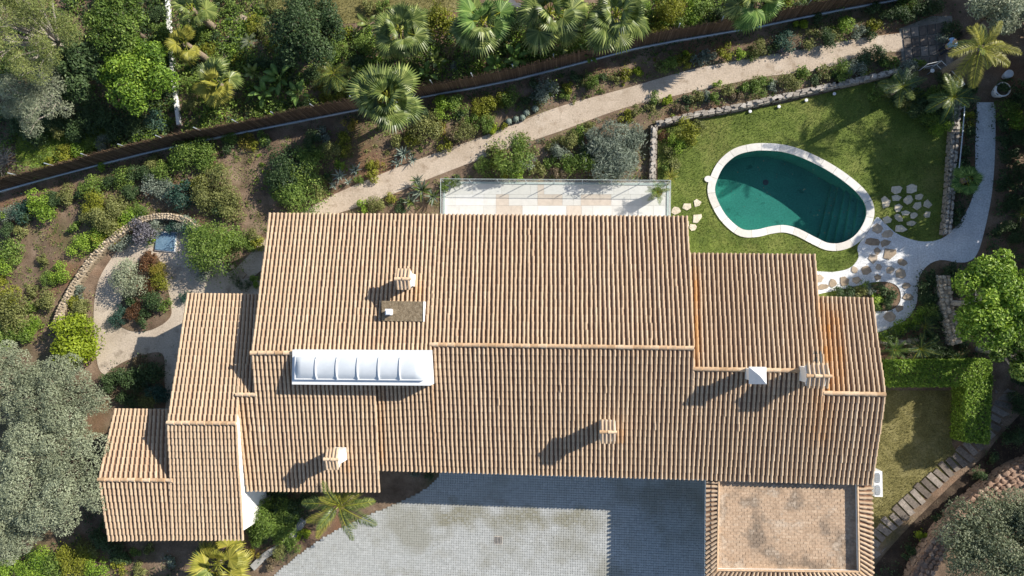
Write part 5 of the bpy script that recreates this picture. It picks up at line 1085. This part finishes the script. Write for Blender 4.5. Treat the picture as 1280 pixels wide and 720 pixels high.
# grass and ground cover (nobody could count these)
def scatter(name, poly, per_m2, ln, typ, seed, z=0.0, up=True, asp=.2, thr=None, ns=.6, holes=(), size=1.0, mixup=.5, edge=0):
    rng = np.random.default_rng(seed); A = np.array([(p[0], p[1]) for p in poly]); lo, hi = A.min(0), A.max(0); n = int((hi - lo).prod() * per_m2)
    X = rng.uniform(lo[0], hi[0], n); Y = rng.uniform(lo[1], hi[1], n); ok = inside(poly, X, Y)
    for h in holes: ok &= ~inside(h, X, Y)
    X, Y = X[ok], Y[ok]
    if thr is not None:
        v = np.zeros_like(X); ph = rng.uniform(0, 6.28, (9, 2))
        for i, (a, c) in enumerate(ph): k = ns * (1 + i * .55); v += np.sin(k * (math.cos(a) * X + math.sin(a) * Y) * 2 + c) / (1 + .25 * i)
        ok = v + rng.normal(0, .5, len(v)) > thr; X, Y = X[ok], Y[ok]
    n = len(X)
    if n == 0: return
    b = MB()
    if up:                                    # upright blades
        a = rng.uniform(0, 6.283, n); le = rng.normal(0, .55, (n, 2)) * ln; h = ln * rng.uniform(.5, 1.2, n); w = ln * asp
        B0 = np.stack([X - np.cos(a) * w, Y - np.sin(a) * w, np.full(n, z)], 1); B1 = np.stack([X + np.cos(a) * w, Y + np.sin(a) * w, np.full(n, z)], 1); T = np.stack([X + le[:, 0], Y + le[:, 1], z + h], 1)
        tn = np.clip(rng.normal(.5, .22, n), 0, 1); b.add(np.stack([B0, B1, T], 1).reshape(-1, 3), [np.arange(3 * n).reshape(n, 3)], np.repeat(tn, 3))
    else:
        C = np.stack([X, Y, z + rng.uniform(.02, .16, n) * size], 1); leaves(b, C, rng.normal(size=(n, 3)) * mixup + np.array([0, 0, 1]), ln, asp, rng.normal(.5, .22, n), rng)
    return kind(b.build(name, LEAF[typ]), 'stuff')
def clumps(name, poly, per_m2, typ, seed, nl=34, ln=.085, rr=(.10, .30), thr=None, ns=.5, holes=(), asp=.5, hgt=.9):
    rng = np.random.default_rng(seed); A = np.array([(p[0], p[1]) for p in poly]); lo, hi = A.min(0), A.max(0); n = int((hi - lo).prod() * per_m2)
    X = rng.uniform(lo[0], hi[0], n); Y = rng.uniform(lo[1], hi[1], n); ok = inside(poly, X, Y)
    for h in holes: ok &= ~inside(h, X, Y)
    X, Y = X[ok], Y[ok]
    if thr is not None:
        v = np.zeros_like(X)
        for i in range(7): a, c = rng.uniform(0, 6.28, 2); k = ns * (1 + i * .5); v += np.sin(k * (math.cos(a) * X + math.sin(a) * Y) * 2 + c) / (1 + .25 * i)
        ok = v + rng.normal(0, .4, len(v)) > thr; X, Y = X[ok], Y[ok]
    n = len(X); R0 = rng.uniform(rr[0], rr[1], n); k = np.repeat(np.arange(n), nl); m = len(k)
    d = rng.normal(size=(m, 3)); d[:, 2] = np.abs(d[:, 2]); d /= np.linalg.norm(d, axis=1, keepdims=True); q = (1 - .6 * rng.random(m) ** 1.5) * R0[k]
    C = np.stack([X[k], Y[k], np.full(m, .02)], 1) + d * q[:, None] * np.array([1, 1, hgt]); t = rng.normal(.5, .12, n)
    b = MB(); leaves(b, C, d * .6 + rng.normal(size=(m, 3)) * .5 + np.array([0, 0, .5]), ln, asp, t[k] + rng.normal(0, .16, m), rng)
    return kind(b.build(name, LEAF[typ]), 'stuff')
CLR = [[p.to_2d() for p in offset(POOL, .42)], WGRAV]
scatter('lawn_grass', LAWN, 330, .075, 'grass', 1, .0, True, .2, holes=CLR)
scatter('side_lawn_grass', SIDELAWN, 300, .075, 'drygrass', 2, .0, True, .2)
scatter('upper_lawn_grass', UPLAWN, 150, .10, 'drygrass', 3, .0, True, .2)
scatter('long_grass', NEIGHLAWN, 160, .16, 'bright', 4, .0, True, .12)
bankL = pts2([(-30, 262), (60, 238), (150, 214), (260, 190), (330, 176), (440, 155), (520, 140), (520, 195), (440, 232), (340, 290), (255, 285), (200, 265), (150, 285), (110, 340), (60, 430), (-30, 430)])
scatter('weeds', bankL, 75, .10, 'mid', 5, .03, False, .5, thr=1.1, holes=[PATH, TERR])
scatter('yellowed_weeds', bankL, 60, .10, 'olive', 6, .03, False, .5, thr=.9, ns=.8, holes=[PATH, TERR])
scatter('dry_litter', bankL, 60, .09, 'dry', 7, .02, False, .35, thr=.6, ns=1.1, holes=[PATH, TERR], size=.3, mixup=.2)
HO = [PATH, TERR]
clumps('weed_clumps', bankL, 1.6, 'mid', 61, thr=-.2, holes=HO); clumps('weed_clumps', bankL, 1.4, 'olive', 62, thr=-.1, holes=HO); clumps('weed_clumps', bankL, 1.3, 'bright', 63, thr=.1, holes=HO, rr=(.08, .22)); clumps('weed_clumps', bankL, .5, 'dark', 64, thr=0, holes=HO); clumps('dry_clumps', bankL, .4, 'dry', 65, thr=.2, holes=HO, rr=(.08, .2))
slopeg = pts2([(60, 300), (150, 275), (165, 262), (215, 262), (150, 282), (110, 335), (70, 400), (40, 440), (20, 380)])
scatter('slope_grass', slopeg, 150, .12, 'bright', 8, .0, True, .14, thr=.3)
strip = pts2([(520, 132), (640, 108), (800, 68), (960, 40), (1110, 10), (1124, 40), (1020, 56), (920, 74), (780, 108), (640, 154), (540, 190), (500, 205)])
scatter('border_weeds', strip, 70, .09, 'olive', 9, .03, False, .5, thr=.8, ns=1.0)
scatter('border_leaves', strip, 60, .09, 'mid', 10, .03, False, .5, thr=1.1, ns=1.2)
clumps('border_clumps', strip, 2.2, 'mid', 71, rr=(.10, .27)); clumps('border_clumps', strip, 1.4, 'olive', 72, rr=(.10, .25)); clumps('border_clumps', strip, .7, 'dark', 73, rr=(.10, .3)); clumps('border_clumps', strip, .4, 'yellow', 74, rr=(.06, .16)); clumps('border_clumps', strip, .4, 'silver', 75, rr=(.08, .18), thr=.3)
strip2 = pts2([(560, 226), (600, 203), (700, 167), (780, 138), (860, 119), (960, 98), (1080, 72), (1120, 68), (1120, 88), (985, 118), (860, 142), (812, 155), (808, 226)])
scatter('border_weeds', strip2, 90, .09, 'olive', 11, .03, False, .5, thr=.4, ns=1.0)
scatter('border_leaves', strip2, 90, .09, 'mid', 12, .03, False, .5, thr=.6, ns=1.2)
clumps('border_clumps', strip2, 1.5, 'mid', 81, rr=(.12, .30)); clumps('border_clumps', strip2, 1.3, 'olive', 82, rr=(.10, .28)); clumps('border_clumps', strip2, .7, 'silver', 83, rr=(.10, .24)); clumps('border_clumps', strip2, .5, 'dry', 84, rr=(.08, .2)); clumps('border_clumps', strip2, .6, 'bright', 85, rr=(.08, .22))
nearh = pts2([(415, 272), (450, 261), (540, 226), (552, 228), (552, 275), (410, 290)])
scatter('border_weeds', nearh, 80, .09, 'olive', 13, .03, False, .5, thr=.3)
clumps('border_clumps', nearh, 2.0, 'olive', 86, rr=(.10, .25)); clumps('border_clumps', nearh, 1.5, 'dark', 87, rr=(.10, .28))
upg = pts2([(225, -20), (330, -20), (345, 25), (440, 35), (520, 28), (610, 18), (1120, -30), (1090, 0), (960, 26), (800, 54), (640, 92), (530, 112), (450, 128), (320, 152), (232, 172)])
scatter('fence_foot_ivy', [v.to_2d() for v in FL] + [(v + Vector((.18, -.55, 0))).to_2d() for v in reversed(FL)], 150, .11, 'dark', 40, .03, False, .5, thr=-.8)
scatter('yellow_undergrowth', upg, 70, .13, 'bright', 41, .15, False, .5, thr=.5, ns=.8, size=2.5)
scatter('undergrowth', upg, 130, .14, 'mid', 14, .1, False, .5, thr=-.3, ns=.9, size=2.5)
scatter('dark_undergrowth', upg, 60, .15, 'dark', 15, .1, False, .5, thr=.1, ns=.7, size=2.5)
scatter('dry_undergrowth', upg, 50, .12, 'olive', 16, .05, False, .5, thr=.8, ns=.9)
scatter('dark_undergrowth', pts2([(-40, -40), (225, -40), (225, 170), (150, 190), (140, 150), (20, 150), (-40, 170)]), 140, .18, 'dark', 17, .1, False, .5, thr=-.6, size=3)
UPH = [UPLAWN]
behind = [(v + Vector((-.10, .32, 0))).to_2d() for v in FL] + [(v + Vector((-.30, 1.0, 0))).to_2d() for v in reversed(FL)]
clumps('fence_side_growth', behind, 1.5, 'mid', 101, nl=70, ln=.12, rr=(.35, .62), hgt=2.7, thr=-.3, ns=.35); clumps('fence_side_growth', behind, .9, 'bright', 102, nl=60, ln=.11, rr=(.3, .55), hgt=2.7, thr=0, ns=.3); clumps('fence_side_growth', behind, .6, 'olive', 103, nl=60, ln=.10, rr=(.3, .5), hgt=2.6, thr=0, ns=.4)
clumps('garden_clumps', upg, 2.2, 'mid', 91, nl=60, ln=.14, rr=(.2, .55), holes=UPH, hgt=1.2); clumps('garden_clumps', upg, 1.9, 'bright', 92, nl=60, ln=.13, rr=(.18, .45), thr=-.2, holes=UPH, hgt=1.2); clumps('garden_clumps', upg, .8, 'dark', 93, nl=60, ln=.14, rr=(.2, .6), holes=UPH, hgt=1.2); clumps('garden_clumps', upg, .6, 'olive', 94, nl=50, ln=.11, rr=(.15, .4), holes=UPH); clumps('garden_clumps', upg, .4, 'yellow', 95, nl=50, ln=.11, rr=(.12, .35), thr=.2, holes=UPH)
upl = pts2([(-60, -60), (222, -60), (226, 160), (150, 190), (20, 225), (-60, 240)])
clumps('garden_clumps', upl, 1.6, 'mid', 96, nl=70, ln=.15, rr=(.3, .7), hgt=1.2, holes=[NEIGHLAWN]); clumps('garden_clumps', upl, .9, 'dark', 97, nl=70, ln=.15, rr=(.3, .8), hgt=1.2, holes=[NEIGHLAWN]); clumps('garden_clumps', upl, .8, 'bright', 98, nl=60, ln=.13, rr=(.2, .5), thr=.1, holes=[NEIGHLAWN])
rightg = pts2([(1246, 100), (1330, 100), (1330, 330), (1225, 335), (1232, 290), (1246, 240)])
scatter('dark_undergrowth', rightg, 150, .16, 'dark', 18, .05, False, .5, thr=-.2, size=2.5)
scatter('dark_undergrowth', pts2([(1150, 335), (1240, 330), (1300, 340), (1300, 470), (1240, 450), (1100, 448), (1100, 415), (1140, 405)]), 140, .15, 'dark', 19, .05, False, .5, thr=-.2, size=2.5)
scatter('dark_undergrowth', pts2([(1195, 100), (1219, 130), (1217, 240), (1190, 288), (1184, 288), (1194, 140)]), 150, .14, 'dark', 20, .05, False, .5, thr=-.2, size=2)
scatter('twigs', SHADE_SOIL, 40, .16, 'dry', 55, .01, False, .08, thr=.4, size=.3, mixup=.2)
scatter('dark_undergrowth', pts2([(1150, 700), (1200, 640), (1260, 590), (1300, 570), (1300, 500), (1265, 500), (1250, 550), (1150, 650), (1090, 720), (1120, 740)]), 60, .12, 'dark', 22, .03, False, .5, thr=.6, size=1.0)
scatter('dark_undergrowth', pts2([(1085, -40), (1200, -40), (1200, 20), (1165, 22), (1126, 34), (1110, 12)]), 150, .15, 'dark', 23, .05, False, .5, thr=-.2, size=2.5)
scatter('dark_undergrowth', pts2([(1085, 105), (1130, 95), (1190, 125), (1188, 150), (1160, 165), (1130, 145)]), 130, .14, 'dark', 24, .05, False, .5, thr=-.2, size=2)
scatter('loop_groundcover', pts2([(1030, 368), (1085, 354), (1112, 355), (1123, 364), (1121, 377), (1110, 386), (1090, 390), (1060, 380)]), 150, .10, 'dark', 25, .04, False, .5, thr=-.3)
scatter('dark_undergrowth', pts2([(-40, 560), (140, 560), (140, 690), (310, 690), (330, 612), (400, 612), (370, 690), (300, 760), (-40, 760)]), 90, .13, 'dark', 26, .05, False, .5, thr=-.1, size=1.6)
scatter('yellowed_weeds', pts2([(130, 690), (260, 690), (240, 740), (120, 740)]), 60, .10, 'olive', 27, .03, False, .5, thr=.4)

scatter('path_litter', PATH, 26, .05, 'dry', 50, .006, False, .5, thr=.6, ns=1.3, size=.1, mixup=.15); scatter('path_litter', TERR, 26, .05, 'dry', 51, .01, False, .5, thr=.4, ns=1.3, size=.1, mixup=.15); scatter('path_litter', COURT, 5, .05, 'dry', 52, .035, False, .5, thr=.9, size=.1, mixup=.15)
scatter('floating_leaves', [p.to_2d() for p in offset(POOL, -.1)], 2.2, .06, 'dry', 53, -.11, False, .5, size=.05, mixup=.1)
# ------------------------------------------------------------------ small things
p4 = [P(*q, 0) for q in ((198, 290), (221, 292), (219, 314), (196, 312))]
t = thing('well_cover', 'pale blue-grey rectangular cover on the gravel seating terrace', 'cover', (p4[0] + p4[2]) / 2)
b = MB(); b.prism([(p.x, p.y) for p in p4], .01, .16); b.build('lid', M_BLUESLAB, t)
b = MB(); cc = (p4[0] + p4[2]) / 2; b.prism([tuple((cc + (p - cc) * 1.12).to_2d()) for p in p4], .009, .10); b.build('surround', M_PLASTER, t)
b = MB(); p = P(302, 342, 0); b.box((p.x, p.y, .008), .55, .32, .10, rad(-40)); tag(b.build('stone_step', M_FLAG), 'ochre stone step where the gravel path meets the terrace', 'step')
b = MB(); p = P(293, 334, 0); b.tube([(p.x, p.y, .008), (p.x, p.y, .2), (p.x, p.y, .21)], [.09, .13, .11], 10); tag(b.build('terracotta_pot', M_RIDGE), 'small terracotta pot beside the ochre stone step', 'pot')
kl = catmull([P(*q, .0) for q in ((318, 708), (335, 692), (355, 680), (372, 664), (381, 648))], 6)
tn = [(kl[min(i + 1, len(kl) - 1)] - kl[max(i - 1, 0)]).normalized() for i in range(len(kl))]
b = MB(); b.prism([(p.x - d.y * .18, p.y + d.x * .18) for p, d in zip(kl, tn)] + [(p.x + d.y * .18, p.y - d.x * .18) for p, d in reversed(list(zip(kl, tn)))], -.05, .28)
tag(b.build('concrete_kerb', M_CONC), 'curved grey concrete kerb between shrubs and courtyard', 'kerb')
t = thing('handrail', 'thin steel handrail running beside the white gravel path', 'handrail', P(1203, 170)); b = MB()
b.tube([P(1206, 132, .8), P(1203, 170, .8), P(1199, 210, .8)], .03, 6); b.build('rail', M_STEEL, t)
for q in ((1206, 133), (1203, 170), (1199, 209)): b = MB(); g = P(*q, .8); b.tube([(g.x, g.y, 0), g], .02, 5); b.build('post', M_STEEL, t)
t = thing('gate', 'low white metal gate at the end of the pool-lawn wall', 'gate', P(1172, 82)); gp = [P(1160, 80, 1.0), P(1177, 76, 1.0), P(1186, 85, 1.0), P(1206, 105, 1.0)]
for a, e in zip(gp, gp[1:]):
    for zz in (0, -.5): b = MB(); b.tube([a + Vector((0, 0, zz)), e + Vector((0, 0, zz))], .014, 5); b.build('bar', M_WMETAL, t)
for g in gp: b = MB(); b.tube([(g.x, g.y, 0), g], .025, 5); b.build('post', M_WMETAL, t)
t = thing('garden_lamp', 'small white lamp head beside the low white gate', 'lamp', P(1166, 88)); g = P(1166, 88, .55)
b = MB(); b.tube([(g.x, g.y, 0), (g.x, g.y, .5)], .02, 6); b.build('stem', M_STEEL, t); b = MB(); b.tube([(g.x, g.y, .46), (g.x, g.y, .52), (g.x, g.y, .55)], [.05, .11, .09], 10); b.build('lamp_head', M_WMETAL, t)
g = P(1253, 112, .6); t = thing('plant_pot', 'large round white pot in the shade right of the white path', 'pot', (g.x, g.y, 0))
b = MB(); b.tube([(g.x, g.y, 0), (g.x, g.y, .4), (g.x, g.y, .65), (g.x, g.y, .66)], [.22, .34, .38, .31], 16, cap=False); b.build('pot_body', M_WPOT, t, True)
b = MB(); b.tube([(g.x, g.y, .5), (g.x, g.y, .52)], [.32, .32], 16); b.build('potting_soil', M_SOIL, t)
o = link('shrub', shrub_mesh('dark', 1, 0)); o.matrix_basis = Matrix.Translation((g.x, g.y, .45)) @ Matrix.Diagonal((.42, .42, .4, 1)); tag(o, 'dark rounded shrub growing in the large white pot', 'shrub')
t = thing('plant_pot', 'grey-white pot touching the large white pot, in shade', 'pot', P(1262, 92)); g = P(1262, 92, .5)
b = MB(); b.tube([(g.x, g.y, 0), (g.x, g.y, .3), (g.x, g.y, .5), (g.x, g.y, .51)], [.12, .19, .21, .17], 12); b.build('pot_body', M_WPOT, t, True)
# lawn spotlights: small pale studs along the wall
for i, (px, py) in enumerate([(937, 140), (973, 134), (1007, 126), (1042, 118)]):
    g = P(px, py); b = MB(); b.tube([(g.x, g.y, 0), (g.x, g.y, .12), (g.x, g.y, .13)], [.05, .09, .06], 8)
    tag(b.build('garden_light', M_WPOT), ['leftmost', 'second from left', 'second from right', 'rightmost'][i] + ' of four small pale lights along the pool-lawn wall', 'garden light', 'lights along the pool-lawn wall')

# person in a pale blue shirt at the foot of the tall palm
def person(px, py, ang):
    g = P(px, py, 1.2); o = Vector((g.x, g.y, 0)); t = thing('person', 'dark-haired person in a pale blue shirt beside the paver steps', 'person', o)
    f = Vector((math.cos(ang), math.sin(ang), 0)); s = Vector((-f.y, f.x, 0))
    def W(x, y, z): return o + f * x + s * y + Vector((0, 0, z))
    def skin(name, nodes, edges, m, sub=1):
        me = bpy.data.meshes.new(name); me.from_pydata([tuple(W(*n_[:3])) for n_ in nodes], edges, []); me.materials.append(m)
        ob = link(name, me, t); md = ob.modifiers.new('skin', 'SKIN'); me.skin_vertices[0].data[0].use_root = True
        for v, n_ in zip(me.skin_vertices[0].data, nodes): v.radius = (n_[3], n_[4] if len(n_) > 4 else n_[3])
        ob.modifiers.new('sub', 'SUBSURF').levels = sub; ob.modifiers[-1].render_levels = sub; return ob
    nodes = [(0, 0, .92, .13, .12), (.03, 0, 1.12, .13, .11), (.06, 0, 1.34, .15, .11), (.09, 0, 1.47, .06), (.12, 0, 1.56, .075), (.13, 0, 1.66, .085, .08),
             (.07, .19, 1.40, .055), (.05, .27, 1.14, .042), (.22, .22, .98, .034), (.28, .20, .95, .035, .02),
             (.07, -.19, 1.40, .055), (.05, -.27, 1.14, .042), (.22, -.22, .98, .034), (.28, -.20, .95, .035, .02),
             (0, .10, .82, .085), (.03, .11, .48, .06), (-.01, .11, .08, .042), (.12, .12, .04, .04, .03),
             (0, -.10, .82, .085), (-.02, -.11, .48, .06), (-.06, -.11, .08, .042), (.07, -.12, .04, .04, .03)]
    E = [(0, 1), (1, 2), (2, 3), (3, 4), (4, 5), (2, 6), (6, 7), (7, 8), (8, 9), (2, 10), (10, 11), (11, 12), (12, 13), (0, 14), (14, 15), (15, 16), (16, 17), (0, 18), (18, 19), (19, 20), (20, 21)]
    for hb in (9, 13):
        sg = 1 if hb == 9 else -1; hx, hy, hz_ = nodes[hb][:3]
        for k in range(4):
            nodes.append((hx + .035, hy + (k - 1.5) * .016, hz_ - .005, .009)); nodes.append((hx + .075 + .008 * (k in (1, 2)), hy + (k - 1.5) * .018, hz_ - .025, .008)); E += [(hb, len(nodes) - 2), (len(nodes) - 2, len(nodes) - 1)]
        nodes.append((hx + .01, hy - sg * .045, hz_ - .01, .01)); nodes.append((hx + .045, hy - sg * .055, hz_ - .02, .008)); E += [(hb, len(nodes) - 2), (len(nodes) - 2, len(nodes) - 1)]
    nodes.append((.225, 0, 1.62, .016)); E.append((5, len(nodes) - 1))
    skin('body', nodes, E, M_SKIN)
    skin('shirt', [(0, 0, .90, .155, .14), (.03, 0, 1.12, .15, .13), (.06, 0, 1.34, .17, .13), (.08, 0, 1.43, .09), (.07, .19, 1.40, .075), (.05, .26, 1.2, .062), (.07, -.19, 1.40, .075), (.05, -.26, 1.2, .062)], [(0, 1), (1, 2), (2, 3), (2, 4), (4, 5), (2, 6), (6, 7)], M_SHIRT)
    skin('trousers', [(0, 0, .90, .15, .135), (0, .10, .80, .10), (.03, .11, .48, .075), (-.01, .11, .12, .06), (0, -.10, .80, .10), (-.02, -.11, .48, .075), (-.06, -.11, .12, .06)], [(0, 1), (1, 2), (2, 3), (0, 4), (4, 5), (5, 6)], M_TROUSER)
    skin('hair', [(.10, 0, 1.68, .095, .10), (.08, 0, 1.73, .085)], [(0, 1)], M_HAIR, 2)
person(1189, 55, rad(30))
